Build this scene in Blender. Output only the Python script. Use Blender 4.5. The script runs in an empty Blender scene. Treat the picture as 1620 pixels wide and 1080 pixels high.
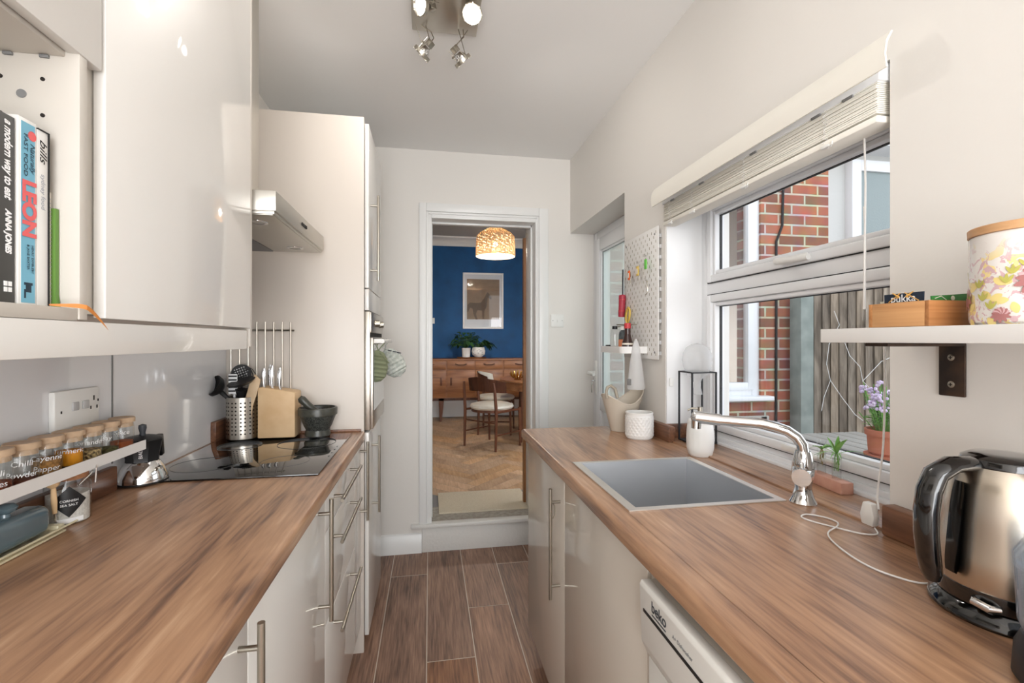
import bpy, bmesh, math, random
from mathutils import Vector, Matrix
random.seed(7)
S = bpy.context.scene
COL = S.collection
PI = math.pi
# ---------------------------------------------------------------- camera, exposure, world
S.view_settings.view_transform = 'Standard'
S.view_settings.look = 'None'
S.view_settings.gamma = 1.0
S.view_settings.use_curve_mapping = False
S.view_settings.exposure = 0.38
F = 745.0
cam_d = bpy.data.cameras.new('camera'); cam = bpy.data.objects.new('camera', cam_d); COL.objects.link(cam)
cam.location = (0, 0, 1.39)
cam.rotation_euler = (PI/2, 0, -math.atan(130/745.0))
cam_d.sensor_width = 36; cam_d.lens = F/1620*36; cam_d.shift_y = -2/1620; cam_d.clip_start = 0.02
S.camera = cam
Wd = bpy.data.worlds.new('sky'); S.world = Wd; Wd.use_nodes = True
wn = Wd.node_tree; bgn = wn.nodes['Background']
tc = wn.nodes.new('ShaderNodeTexCoord'); sp = wn.nodes.new('ShaderNodeSeparateXYZ'); rp = wn.nodes.new('ShaderNodeValToRGB')
wn.links.new(tc.outputs['Generated'], sp.inputs[0]); wn.links.new(sp.outputs['Z'], rp.inputs[0]); wn.links.new(rp.outputs[0], bgn.inputs[0])
rp.color_ramp.elements[0].color = (0.95, 0.97, 1, 1); rp.color_ramp.elements[1].color = (0.72, 0.85, 1, 1)
bgn.inputs[1].default_value = 1.75
def area(name, loc, rot, sx, sy, power, col=(1,1,1)):
    l = bpy.data.lights.new(name, 'AREA'); l.shape = 'RECTANGLE'; l.size = sx; l.size_y = sy; l.energy = power; l.color = col
    o = bpy.data.objects.new(name, l); COL.objects.link(o); o.location = loc; o.rotation_euler = rot; return o
# added fill lamp behind the camera, tilted up towards the ceiling (faces +Y)
area('fill_behind_camera', (0.05, -1.9, 1.5), (math.radians(106), 0, 0), 1.6, 2.0, 60, (0.97, 0.985, 1))
# daylight through the dining room window (wall y 3.43, faces +Y)
area('daylight_dining_window', (1.92, 3.78, 1.5), (math.radians(56), 0, 0), 1.0, 1.0, 20, (0.95, 0.97, 1))
def point(name, loc, power, col, r=0.03, spot=None, rot=None):
    l = bpy.data.lights.new(name, 'SPOT' if spot else 'POINT'); l.energy = power; l.color = col; l.shadow_soft_size = r
    if spot: l.spot_size = spot; l.spot_blend = 0.8
    o = bpy.data.objects.new(name, l); COL.objects.link(o); o.location = loc
    if rot: o.rotation_euler = rot
    return o
# ---------------------------------------------------------------- materials
def srgb(r, g, b):
    f = lambda v: (v/255/12.92) if v/255 <= 0.04045 else ((v/255+0.055)/1.055)**2.4
    return (f(r), f(g), f(b), 1)
MT = {}
def mat(name, col, rough=0.5, metal=0.0, coat=0.0, bump=0, bscale=200, emit=None, es=0, trans=0, spec=0.5, vary=None, ior=1.45):
    m = bpy.data.materials.new(name); m.use_nodes = True; n = m.node_tree; b = n.nodes['Principled BSDF']
    b.inputs['Base Color'].default_value = col; b.inputs['Roughness'].default_value = rough; b.inputs['Metallic'].default_value = metal
    b.inputs['Coat Weight'].default_value = coat; b.inputs['Coat Roughness'].default_value = 0.04; b.inputs['Specular IOR Level'].default_value = spec
    b.inputs['Transmission Weight'].default_value = trans; b.inputs['IOR'].default_value = ior
    if emit: b.inputs['Emission Color'].default_value = emit; b.inputs['Emission Strength'].default_value = es
    if bump or vary:
        t = n.nodes.new('ShaderNodeTexCoord'); z = n.nodes.new('ShaderNodeTexNoise'); z.inputs['Scale'].default_value = bscale; z.inputs['Detail'].default_value = 4
        n.links.new(t.outputs['Object'], z.inputs['Vector'])
        if bump:
            bp = n.nodes.new('ShaderNodeBump'); bp.inputs['Strength'].default_value = bump; bp.inputs['Distance'].default_value = 0.002
            n.links.new(z.outputs['Fac'], bp.inputs['Height']); n.links.new(bp.outputs[0], b.inputs['Normal'])
        if vary:
            r = n.nodes.new('ShaderNodeValToRGB'); r.color_ramp.elements[0].position = 0.35; r.color_ramp.elements[1].position = 0.65
            r.color_ramp.elements[0].color = vary; r.color_ramp.elements[1].color = col
            n.links.new(z.outputs['Fac'], r.inputs[0]); n.links.new(r.outputs[0], b.inputs['Base Color'])
    MT[name] = m; return m
def wood(name, cols, axis='Y', scale=6, stretch=9, rough=0.4, attr=False, fine=0.35, coat=0.0, bump=0.15, vr=(.76, 1.2), sr=(.8, 1.1), fst=0.35):
    """grain stretched along one axis, wavy streaks through a colour ramp, optional per-plank tone"""
    m = mat(name, cols[0], rough, coat=coat); n = m.node_tree; b = n.nodes['Principled BSDF']; L = n.links.new
    t = n.nodes.new('ShaderNodeTexCoord'); mp = n.nodes.new('ShaderNodeMapping'); L(t.outputs['Object'], mp.inputs[0])
    sc = [1, 1, 1]; sc['XYZ'.index(axis)] = 1/stretch; mp.inputs['Scale'].default_value = sc
    if attr:
        a = n.nodes.new('ShaderNodeAttribute'); a.attribute_name = 'plank'
        ad = n.nodes.new('ShaderNodeVectorMath'); ad.operation = 'MULTIPLY_ADD'; ad.inputs[1].default_value = (13, 17, 11)
        L(a.outputs['Color'], ad.inputs[0]); L(mp.outputs[0], ad.inputs[2]); src = ad.outputs[0]
    else: src = mp.outputs[0]
    z1 = n.nodes.new('ShaderNodeTexNoise'); z1.inputs['Scale'].default_value = scale; z1.inputs['Detail'].default_value = 3; z1.inputs['Distortion'].default_value = 1.6; L(src, z1.inputs['Vector'])
    z2 = n.nodes.new('ShaderNodeTexNoise'); z2.inputs['Scale'].default_value = scale*14; z2.inputs['Detail'].default_value = 5; z2.inputs['Distortion'].default_value = 0.25
    mq = n.nodes.new('ShaderNodeMapping'); s2 = [1, 1, 1]; s2['XYZ'.index(axis)] = fst; mq.inputs['Scale'].default_value = s2; L(src, mq.inputs[0]); L(mq.outputs[0], z2.inputs['Vector'])
    mu = n.nodes.new('ShaderNodeMath'); mu.operation = 'MULTIPLY_ADD'; mu.inputs[1].default_value = fine; L(z2.outputs['Fac'], mu.inputs[0])
    m2 = n.nodes.new('ShaderNodeMath'); m2.operation = 'MULTIPLY'; m2.inputs[1].default_value = 1-fine; L(z1.outputs['Fac'], m2.inputs[0]); L(m2.outputs[0], mu.inputs[2])
    r = n.nodes.new('ShaderNodeValToRGB'); L(mu.outputs[0], r.inputs[0]); e = r.color_ramp.elements
    k = len(cols); lo, hi = 0.33, 0.67
    e[0].position = lo; e[0].color = cols[0]; e[1].position = hi; e[1].color = cols[-1]
    for i in range(1, k-1):
        q = e.new(lo+(hi-lo)*i/(k-1)); q.color = cols[i]
    out = r.outputs[0]
    if attr:
        hs = n.nodes.new('ShaderNodeHueSaturation'); L(out, hs.inputs['Color'])
        sx = n.nodes.new('ShaderNodeSeparateColor'); L(a.outputs['Color'], sx.inputs[0])
        mr = n.nodes.new('ShaderNodeMapRange'); mr.inputs['To Min'].default_value = vr[0]; mr.inputs['To Max'].default_value = vr[1]; L(sx.outputs[0], mr.inputs[0]); L(mr.outputs[0], hs.inputs['Value'])
        m3 = n.nodes.new('ShaderNodeMapRange'); m3.inputs['To Min'].default_value = sr[0]; m3.inputs['To Max'].default_value = sr[1]; L(sx.outputs[1], m3.inputs[0]); L(m3.outputs[0], hs.inputs['Saturation'])
        out = hs.outputs[0]
    L(out, b.inputs['Base Color']); b.inputs['Coat Roughness'].default_value = 0.22
    bp = n.nodes.new('ShaderNodeBump'); bp.inputs['Strength'].default_value = bump; bp.inputs['Distance'].default_value = 0.0006; L(z2.outputs['Fac'], bp.inputs['Height']); L(bp.outputs[0], b.inputs['Normal'])
    return m
def glass(name, tint=(1,1,1,1), refl=0.9, rough=0.0, mixd=0.0, dcol=(0.8,0.8,0.8,1), edge=0.15):
    """thin clear sheet: see-through with a Fresnel reflection, optional frosting"""
    m = bpy.data.materials.new(name); m.use_nodes = True; n = m.node_tree; n.nodes.clear(); L = n.links.new
    o = n.nodes.new('ShaderNodeOutputMaterial'); t = n.nodes.new('ShaderNodeBsdfTransparent'); t.inputs[0].default_value = tint
    g = n.nodes.new('ShaderNodeBsdfGlossy'); g.inputs['Roughness'].default_value = rough
    lw0 = n.nodes.new('ShaderNodeLayerWeight'); lw0.inputs['Blend'].default_value = 0.5; lw1 = n.nodes.new('ShaderNodeMath'); lw1.operation = 'POWER'; lw1.inputs[1].default_value = 4.5; L(lw0.outputs['Facing'], lw1.inputs[0]); lw = n.nodes.new('ShaderNodeMath'); lw.operation = 'ADD'; lw.inputs[1].default_value = 0.05; L(lw1.outputs[0], lw.inputs[0])
    mx = n.nodes.new('ShaderNodeMixShader'); mm = n.nodes.new('ShaderNodeMath'); mm.operation = 'MULTIPLY'; mm.inputs[1].default_value = refl
    L(lw.outputs[0], mm.inputs[0]); L(mm.outputs[0], mx.inputs[0]); L(t.outputs[0], mx.inputs[1]); L(g.outputs[0], mx.inputs[2])
    out = mx.outputs[0]
    if mixd:
        d = n.nodes.new('ShaderNodeBsdfDiffuse'); d.inputs[0].default_value = dcol; tl = n.nodes.new('ShaderNodeBsdfTranslucent'); tl.inputs[0].default_value = dcol
        a = n.nodes.new('ShaderNodeMixShader'); a.inputs[0].default_value = 0.5; L(d.outputs[0], a.inputs[1]); L(tl.outputs[0], a.inputs[2])
        b = n.nodes.new('ShaderNodeMixShader'); b.inputs[0].default_value = mixd; L(out, b.inputs[1]); L(a.outputs[0], b.inputs[2]); out = b.outputs[0]
    L(out, o.inputs[0]); MT[name] = m; return m
mat('wall_paint', srgb(232, 228, 222), 0.65, bump=0.15, bscale=90)
mat('wall_paint_warm', srgb(230, 226, 220), 0.6, bump=0.2, bscale=60)
mat('ceiling_paint', srgb(246, 245, 243), 0.8)
mat('trim_white', srgb(238, 238, 236), 0.3)
mat('old_trim', srgb(224, 222, 217), 0.45, bump=0.9, bscale=70)
mat('upvc', srgb(240, 241, 243), 0.25)
mat('gasket', srgb(35, 35, 37), 0.6)
mat('reveal_board', srgb(240, 240, 240), 0.3)
mat('gloss_white', srgb(228, 225, 220), 0.42, coat=0.7)
mat('gloss_shaded', srgb(205, 195, 182), 0.42, coat=0.7)  # gloss white darkened towards greige: shade on the right-hand doors put into colour
mat('carcass_white', srgb(206, 200, 191), 0.45)
mat('panel_cream', srgb(216, 207, 197), 0.32)
mat('splash_white', srgb(228, 228, 230), 0.1, coat=0.6)
mat('grey_seal', srgb(120, 120, 120), 0.4)
mat('hole', srgb(40, 34, 30), 0.8)
mat('brushed', srgb(190, 184, 174), 0.3, 1.0, bump=0.08, bscale=500)
mat('nickel', srgb(176, 170, 158), 0.28, 1.0)
mat('chrome', srgb(225, 225, 225), 0.06, 1.0)
mat('sink_steel', srgb(200, 202, 205), 0.5, 1.0, bump=0.12, bscale=300)
mat('sink_rim', srgb(232, 230, 226), 0.42, 1.0)
mat('hood_steel', srgb(200, 196, 188), 0.42, 1.0, bump=0.08, bscale=500)
mat('kettle_steel', srgb(198, 188, 174), 0.27, 1.0)
mat('black_gloss', srgb(12, 11, 11), 0.12, coat=0.8)
mat('black_plastic', srgb(22, 22, 23), 0.42)
mat('black_metal', srgb(40, 41, 44), 0.5)
mat('dark_grey', srgb(62, 66, 72), 0.4)
mat('mid_grey', srgb(130, 130, 130), 0.5)
mat('light_grey', srgb(190, 190, 190), 0.5)
mat('hob_glass', srgb(8, 8, 9), 0.03, coat=1.0)
mat('ring_print', srgb(75, 75, 75), 0.3)
mat('white_plastic', srgb(238, 237, 233), 0.35)
mat('appliance_white', srgb(232, 230, 224), 0.25)
mat('appliance_top', srgb(196, 190, 178), 0.4)
mat('powder_white', srgb(235, 233, 230), 0.5)
mat('white_ceramic', srgb(238, 236, 232), 0.35)
mat('beige_plastic', srgb(205, 194, 178), 0.45)
mat('beige_dark', srgb(168, 158, 142), 0.5)
mat('blue_glaze', srgb(92, 110, 118), 0.12, coat=0.7)
mat('cream_glaze', srgb(222, 212, 180), 0.2, coat=0.4)
mat('granite', srgb(84, 85, 80), 0.35, vary=srgb(22, 23, 22), bscale=210, bump=0.2)
mat('granite_smooth', srgb(72, 71, 62), 0.3, vary=srgb(60, 60, 54), bscale=120)
mat('white', srgb(245, 245, 245), 0.5)
mat('paper', srgb(236, 228, 214), 0.8)
mat('ink_black', srgb(20, 20, 20), 0.6)
mat('book_grey', srgb(74, 73, 71), 0.5)
mat('book_blue', srgb(120, 180, 204), 0.4)
mat('book_white', srgb(232, 230, 226), 0.5)
mat('red_pink', srgb(232, 104, 104), 0.5)
mat('navy_ink', srgb(28, 50, 66), 0.5)
mat('grey_ink', srgb(170, 172, 180), 0.5)
mat('card_tan', srgb(200, 160, 120), 0.6)
mat('green_card', srgb(98, 138, 62), 0.5)
mat('orange_ribbon', srgb(205, 130, 60), 0.5)
mat('lid_wood', srgb(206, 178, 148), 0.5, vary=srgb(186, 152, 118), bscale=30)
mat('cork', srgb(170, 120, 84), 0.7, vary=srgb(140, 95, 62), bscale=90)
mat('beech', srgb(226, 194, 152), 0.5, vary=srgb(214, 178, 134), bscale=12)
mat('pale_wood', srgb(216, 190, 156), 0.5, vary=srgb(202, 172, 136), bscale=16)
mat('chalk', srgb(250, 250, 250), 0.7)
for nme, c1, c2, s in (('chilli', (150,70,35), (70,40,25), 260), ('powder_brown', (120,66,44), (96,52,36), 80), ('cayenne', (172,122,62), (120,84,40), 200), ('turmeric', (222,150,28), (214,136,20), 30), ('peppercorns', (60,40,30), (214,186,130), 210), ('herbs', (120,118,70), (70,60,40), 240), ('paprika', (180,96,52), (150,80,46), 60), ('salt', (226,222,214), (205,200,192), 200)):
    mat(nme, srgb(*c1), 0.9, vary=srgb(*c2), bscale=s, bump=0.4)
mat('terracotta', srgb(182, 110, 84), 0.7)
mat('leaf', srgb(88, 150, 58), 0.45, vary=srgb(140, 190, 96), bscale=30)
mat('leaf_dark', srgb(34, 66, 34), 0.4, vary=srgb(60, 100, 52), bscale=20)
mat('leaf_dry', srgb(170, 160, 110), 0.6)
mat('lilac', srgb(196, 166, 206), 0.6, vary=srgb(238, 226, 240), bscale=120)
mat('pink_wood', srgb(206, 152, 132), 0.6, vary=srgb(216, 166, 146), bscale=30)
mat('lime', srgb(112, 205, 84), 0.4)
mat('orange_plastic', srgb(232, 104, 36), 0.35)
mat('yellow_plastic', srgb(222, 190, 90), 0.4)
mat('brass', srgb(190, 165, 105), 0.3, 1.0)
mat('gold', srgb(204, 166, 96), 0.25, 1.0)
mat('red_plastic', srgb(196, 62, 66), 0.4)
mat('wine_plastic', srgb(170, 54, 70), 0.45)
mat('sauce', srgb(52, 24, 18), 0.15, coat=0.6)
mat('label_dark', srgb(50, 56, 62), 0.5, vary=srgb(96, 104, 104), bscale=40)
mat('label_orange', srgb(226, 140, 100), 0.5)
mat('fabric_mitt', srgb(206, 208, 200), 0.9, vary=srgb(170, 176, 168), bscale=60, bump=0.6)
mat('fabric_olive', srgb(126, 132, 104), 0.9, bump=0.5, bscale=80)
mat('iron', srgb(58, 50, 46), 0.55, 0.6, vary=srgb(84, 66, 54), bscale=24)
mat('tea_navy', srgb(30, 42, 58), 0.45)
mat('tea_green', srgb(58, 130, 62), 0.45)
mat('tea_gold', srgb(224, 170, 84), 0.45)
mat('tea_cream', srgb(216, 214, 196), 0.5)
mat('cable_white', srgb(235, 232, 228), 0.4)
mat('mat_jute', srgb(216, 206, 186), 0.95, vary=srgb(198, 186, 162), bscale=220, bump=1.0)
mat('stone', srgb(176, 170, 160), 0.8, vary=srgb(150, 144, 134), bscale=40)
mat('blue_wall', srgb(4, 84, 142), 0.6, vary=srgb(2, 72, 124), bscale=4)
mat('dining_paint', srgb(226, 220, 210), 0.7)
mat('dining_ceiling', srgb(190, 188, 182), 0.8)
mat('leather_white', srgb(222, 222, 214), 0.3, vary=srgb(206, 200, 186), bscale=8)
mat('mount', srgb(222, 226, 232), 0.6)
mat('horse', srgb(112, 98, 86), 0.7)
mat('print_ground', srgb(152, 132, 112), 0.6, vary=srgb(140, 122, 104), bscale=10)
mat('rattan', srgb(232, 204, 164), 0.7, vary=srgb(204, 170, 128), bscale=160)
mat('render_wall', srgb(214, 214, 210), 0.8, bump=0.8, bscale=45)
mat('concrete', srgb(150, 156, 150), 0.9, vary=srgb(128, 136, 130), bscale=10)
mat('yard', srgb(128, 124, 118), 0.9)
mat('frosted', srgb(140, 152, 152), 0.35, bump=1.0, bscale=70)
mat('dark_room_glass', srgb(92, 104, 108), 0.05, coat=1.0)
mat('wire_black', srgb(26, 26, 28), 0.6)
mat('bench_paint', srgb(170, 166, 158), 0.6)
mat('bulb', (1, 1, 1, 1), 0.4, emit=(1, 0.93, 0.8, 1), es=9)
mat('bulb_warm', (1, 1, 1, 1), 0.4, emit=(1, 0.85, 0.62, 1), es=14)
mat('hood_lamp', srgb(225, 222, 214), 0.2)
mat('slat_cream', srgb(240, 236, 226), 0.55)
glass('pane', refl=0.55); glass('jar_glass', (0.95, 0.96, 0.96, 1), 1.0); glass('clear', (0.97, 0.98, 0.98, 1), 1.0)
glass('smoke_plastic', (0.80, 0.83, 0.86, 1), 1.0, 0.08, 0.25, (0.55, 0.6, 0.66, 1))
glass('milky', (0.97, 0.97, 0.97, 1), 0.5, 0.2, 0.28, (0.92, 0.92, 0.92, 1))
glass('door_obscure', (0.9, 0.95, 0.92, 1), 0.5, 0.2, 0.4, (0.88, 0.92, 0.9, 1))
glass('bottle_white', (0.97, 0.97, 0.97, 1), 0.4, 0.3, 0.72, (0.95, 0.95, 0.95, 1))
wood('walnut_top', [srgb(98, 71, 56), srgb(138, 102, 78), srgb(166, 126, 96), srgb(178, 138, 106), srgb(196, 158, 126)], 'Y', 8, 6, 0.36, coat=0.45, fine=0.42)
wood('walnut_edge', [srgb(72, 46, 34), srgb(118, 80, 58), srgb(150, 106, 78)], 'Y', 9, 8, 0.35)
wood('floor_plank', [srgb(98, 64, 44), srgb(150, 104, 74), srgb(186, 136, 100)], 'Y', 9, 7, 0.42, attr=True, fine=0.6, bump=0.4)
wood('herringbone', [srgb(168, 132, 98), srgb(192, 156, 118), srgb(208, 174, 138)], 'Y', 5, 4, 0.42, attr=True, fine=0.5, vr=(.84, 1.12), sr=(.85, 1.05))
wood('teak', [srgb(112, 70, 44), srgb(152, 102, 66), srgb(176, 124, 84)], 'X', 6, 8, 0.36)
wood('teak_dark', [srgb(62, 34, 22), srgb(92, 54, 36), srgb(116, 72, 50)], 'Z', 8, 8, 0.35)
wood('bamboo', [srgb(178, 124, 76), srgb(200, 148, 98), srgb(214, 164, 114)], 'Y', 14, 14, 0.4)
wood('bamboo_x', [srgb(150, 96, 54), srgb(178, 122, 74), srgb(196, 142, 92)], 'X', 14, 14, 0.4)
wood('oak_lid', [srgb(176, 126, 82), srgb(200, 152, 106), srgb(212, 168, 124)], 'Y', 14, 8, 0.45)
wood('fence_wood', [srgb(98, 80, 58), srgb(146, 122, 92), srgb(180, 156, 124)], 'Z', 9, 5, 0.85, attr=True, bump=0.8, vr=(.7,1.15), sr=(.6,1.1))
wood('pine_strip', [srgb(120, 78, 46), srgb(160, 112, 70)], 'Z', 8, 8, 0.4)
MT['jug_smoke'] = MT['smoke_plastic']
def brick_mat():
    m = mat('brick', srgb(180, 110, 84), 0.9); n = m.node_tree; L = n.links.new; b = n.nodes['Principled BSDF']
    t = n.nodes.new('ShaderNodeTexCoord'); mp = n.nodes.new('ShaderNodeMapping'); mp.inputs['Rotation'].default_value = (PI/2, 0, 0); L(t.outputs['Object'], mp.inputs[0])
    k = n.nodes.new('ShaderNodeTexBrick'); L(mp.outputs[0], k.inputs['Vector'])
    k.inputs['Scale'].default_value = 1; k.inputs['Brick Width'].default_value = 0.225; k.inputs['Row Height'].default_value = 0.078; k.inputs['Mortar Size'].default_value = 0.0085; k.inputs['Mortar Smooth'].default_value = 0.2
    k.inputs['Color1'].default_value = srgb(178, 112, 86); k.inputs['Color2'].default_value = srgb(134, 90, 74); k.inputs['Mortar'].default_value = srgb(196, 186, 168)
    z = n.nodes.new('ShaderNodeTexNoise'); z.inputs['Scale'].default_value = 9; L(t.outputs['Object'], z.inputs['Vector'])
    mx = n.nodes.new('ShaderNodeMix'); mx.data_type = 'RGBA'; mx.blend_type = 'OVERLAY'; mx.inputs[0].default_value = 0.5; L(k.outputs['Color'], mx.inputs[6]); L(z.outputs['Color'], mx.inputs[7]); L(mx.outputs[2], b.inputs['Base Color'])
    bp = n.nodes.new('ShaderNodeBump'); bp.invert = True; bp.inputs['Distance'].default_value = 0.006; L(k.outputs['Fac'], bp.inputs['Height']); L(bp.outputs[0], b.inputs['Normal'])
brick_mat()
def floral_mat():
    """printed flowers: yellow wash, olive leaves and plum petals over white in the lower two thirds"""
    m = mat('floral', srgb(232, 226, 220), 0.22, coat=0.5); n = m.node_tree; L = n.links.new; b = n.nodes['Principled BSDF']
    t = n.nodes.new('ShaderNodeTexCoord'); sep = n.nodes.new('ShaderNodeSeparateXYZ'); L(t.outputs['Object'], sep.inputs[0])
    hz = n.nodes.new('ShaderNodeMapRange'); hz.inputs['From Min'].default_value = 0.125; hz.inputs['From Max'].default_value = 0.09; L(sep.outputs['Z'], hz.inputs[0])
    cur = None; base = n.nodes.new('ShaderNodeRGB'); base.outputs[0].default_value = srgb(232, 226, 220); cur = base.outputs[0]
    for col, sc, th, det, w in ((srgb(238, 216, 150), 26, 0.56, 3, 1.5), (srgb(214, 178, 182), 60, 0.57, 3, 2.0)):
        z = n.nodes.new('ShaderNodeTexNoise'); z.inputs['Scale'].default_value = sc; z.inputs['Detail'].default_value = det; z.inputs['Distortion'].default_value = w
        mp = n.nodes.new('ShaderNodeMapping'); mp.inputs['Location'].default_value = (sc, th*7, 0); L(t.outputs['Object'], mp.inputs[0]); L(mp.outputs[0], z.inputs['Vector'])
        g = n.nodes.new('ShaderNodeMath'); g.operation = 'GREATER_THAN'; g.inputs[1].default_value = th; L(z.outputs['Fac'], g.inputs[0])
        q = n.nodes.new('ShaderNodeMath'); q.operation = 'MULTIPLY'; L(g.outputs[0], q.inputs[0]); L(hz.outputs[0], q.inputs[1])
        mx = n.nodes.new('ShaderNodeMix'); mx.data_type = 'RGBA'; L(q.outputs[0], mx.inputs[0]); L(cur, mx.inputs[6]); mx.inputs[7].default_value = col; cur = mx.outputs[2]
    L(cur, b.inputs['Base Color'])
floral_mat()
# ---------------------------------------------------------------- mesh builder
ORG = {}
def V(*a): return Vector(a)
class MB:
    def __init__(s): s.bm = bmesh.new(); s.mats = [None]
    def _mi(s, m):
        if m is None: return 0
        if m not in s.mats: s.mats.append(m)
        return s.mats.index(m)
    def _fin(s, faces, m, smooth):
        i = s._mi(m)
        for f in faces: f.material_index = i; f.smooth = smooth
    def box(s, x0, x1, y0, y1, z0, z1, b=0, m=None, M=None, seg=2):
        t = bmesh.new(); r = bmesh.ops.create_cube(t, size=1)
        for v in r['verts']: v.co = V(x0+(v.co.x+.5)*(x1-x0), y0+(v.co.y+.5)*(y1-y0), z0+(v.co.z+.5)*(z1-z0))
        if b: bmesh.ops.bevel(t, geom=t.edges[:], offset=min(b, .49*min(abs(x1-x0), abs(y1-y0), abs(z1-z0))), segments=seg, profile=.5, affect='EDGES')
        s._merge(t, m, False, M); return s
    def _merge(s, t, m, smooth, M=None):
        if M is not None: bmesh.ops.transform(t, matrix=M, verts=t.verts)
        bmesh.ops.recalc_face_normals(t, faces=t.faces)
        mp = [s.bm.verts.new(v.co) for v in t.verts]; t.verts.index_update(); fs = []
        for f in t.faces:
            try: fs.append(s.bm.faces.new([mp[v.index] for v in f.verts]))
            except ValueError: pass
        s._fin(fs, m, smooth); t.free()
    def lathe(s, prof, c=(0,0,0), n=32, m=None, M=None, a0=0, a1=2*PI, cap=True, sx=1, sy=1):
        t = bmesh.new(); rings = []; full = abs(a1-a0-2*PI) < 1e-6; k = n if full else n+1
        for r, z in prof:
            if r < 1e-6: rings.append([t.verts.new((c[0], c[1], c[2]+z))])
            else: rings.append([t.verts.new((c[0]+sx*r*math.cos(a0+(a1-a0)*i/n), c[1]+sy*r*math.sin(a0+(a1-a0)*i/n), c[2]+z)) for i in range(k)])
        for A, B in zip(rings, rings[1:]):
            for i in range(n):
                j = (i+1) % k
                if len(A) == 1 and len(B) == 1: continue
                if len(A) == 1: t.faces.new((A[0], B[i], B[j]))
                elif len(B) == 1: t.faces.new((A[i], A[j], B[0]))
                else: t.faces.new((A[i], A[j], B[j], B[i]))
        s._merge(t, m, True, M); return s
    def cyl(s, p, q, r, r2=None, n=16, m=None, M=None):
        p = V(*p); q = V(*q); r2 = r if r2 is None else r2; d = q-p; L = d.length
        R = Matrix.Translation(p) @ d.to_track_quat('Z', 'Y').to_matrix().to_4x4()
        t = bmesh.new(); A = [t.verts.new(R @ V(r*math.cos(2*PI*i/n), r*math.sin(2*PI*i/n), 0)) for i in range(n)]
        B = [t.verts.new(R @ V(r2*math.cos(2*PI*i/n), r2*math.sin(2*PI*i/n), L)) for i in range(n)]
        sd = [t.faces.new((A[i], A[(i+1) % n], B[(i+1) % n], B[i])) for i in range(n)]
        t.faces.new(A[::-1]); t.faces.new(B); s._merge(t, m, n > 8, M); return s
    def tube(s, pts, r, n=8, m=None, M=None, closed=False):
        P = [V(*p) for p in pts]; t = bmesh.new(); rings = []; up = None; N = len(P)
        for i, p in enumerate(P):
            a = P[i-1] if (i > 0 or closed) else p; b = P[(i+1) % N] if (i < N-1 or closed) else p
            d = (b-a).normalized()
            if up is None:
                up = V(0, 0, 1) if abs(d.z) < .9 else V(1, 0, 0)
            x = d.cross(up).normalized(); up = x.cross(d).normalized(); rr = r[i] if isinstance(r, (list, tuple)) else r
            rings.append([t.verts.new(p+x*rr*math.cos(2*PI*k/n)+up*rr*math.sin(2*PI*k/n)) for k in range(n)])
        prs = list(zip(rings, rings[1:])) + ([(rings[-1], rings[0])] if closed else [])
        for A, B in prs:
            for k in range(n): t.faces.new((A[k], A[(k+1) % n], B[(k+1) % n], B[k]))
        if not closed: t.faces.new(rings[0][::-1]); t.faces.new(rings[-1])
        s._merge(t, m, True, M); return s
    def prism(s, poly, axis, a, b, m=None, M=None, smooth=False, bev=0):
        """polygon in the two other axes (cyclic order) extruded along axis from a to b"""
        def P(u, v, w): return {'X': V(w, u, v), 'Y': V(u, w, v), 'Z': V(u, v, w)}[axis]
        t = bmesh.new(); A = [t.verts.new(P(u, v, a)) for u, v in poly]; B = [t.verts.new(P(u, v, b)) for u, v in poly]; n = len(poly)
        for i in range(n): t.faces.new((A[i], A[(i+1) % n], B[(i+1) % n], B[i]))
        t.faces.new(A[::-1]); t.faces.new(B)
        if bev: bmesh.ops.bevel(t, geom=t.edges[:], offset=bev, segments=2, profile=.5, affect='EDGES')
        s._merge(t, m, smooth, M); return s
    def quad(s, *ps, m=None, smooth=False):
        f = s.bm.faces.new([s.bm.verts.new(V(*p)) for p in ps]); s._fin([f], m, smooth); return s
    def grid(s, fn, nu, nv, m=None, smooth=True, thick=0):
        vs = [[s.bm.verts.new(V(*fn(i/nu, j/nv))) for j in range(nv+1)] for i in range(nu+1)]; fs = []
        for i in range(nu):
            for j in range(nv): fs.append(s.bm.faces.new((vs[i][j], vs[i+1][j], vs[i+1][j+1], vs[i][j+1])))
        s._fin(fs, m, smooth)
        if thick: bmesh.ops.solidify(s.bm, geom=fs, thickness=thick)
        return s
    def ball(s, c, r, m=None, seg=16, sx=1, sy=1, sz=1, M=None):
        k = max(6, seg//2); s.lathe([(r*math.sin(PI*i/k), -r*sz*math.cos(PI*i/k)) for i in range(k+1)], c, seg, m, M, sx=sx, sy=sy); return s
    def build(s, name, material=None, parent=None, sharp=None):
        org = ORG.get(parent.name, V(0, 0, 0)) if parent else V(0, 0, 0)
        if org.length > 0: bmesh.ops.translate(s.bm, vec=-org, verts=s.bm.verts)
        me = bpy.data.meshes.new(name); s.bm.to_mesh(me); s.bm.free()
        ms = [material]+s.mats[1:]
        for q in ms: me.materials.append(MT[q] if q else MT[material])
        try: me.set_sharp_from_angle(angle=math.radians(38))
        except Exception: pass
        o = bpy.data.objects.new(name, me); COL.objects.link(o)
        if parent: o.parent = parent
        ORG[o.name] = org.copy(); return o
def tag(o, label=None, cat=None, group=None, kind=None):
    if label: o['label'] = label
    if cat: o['category'] = cat
    if group: o['group'] = group
    if kind: o['kind'] = kind
    return o
def thing(name, label, cat, loc=(0,0,0), group=None):
    o = bpy.data.objects.new(name, None); COL.objects.link(o); o.location = loc; o.empty_display_size = 0.02
    ORG[o.name] = V(*loc); return tag(o, label, cat, group)
def struct(o): o['kind'] = 'structure'; return o
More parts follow.
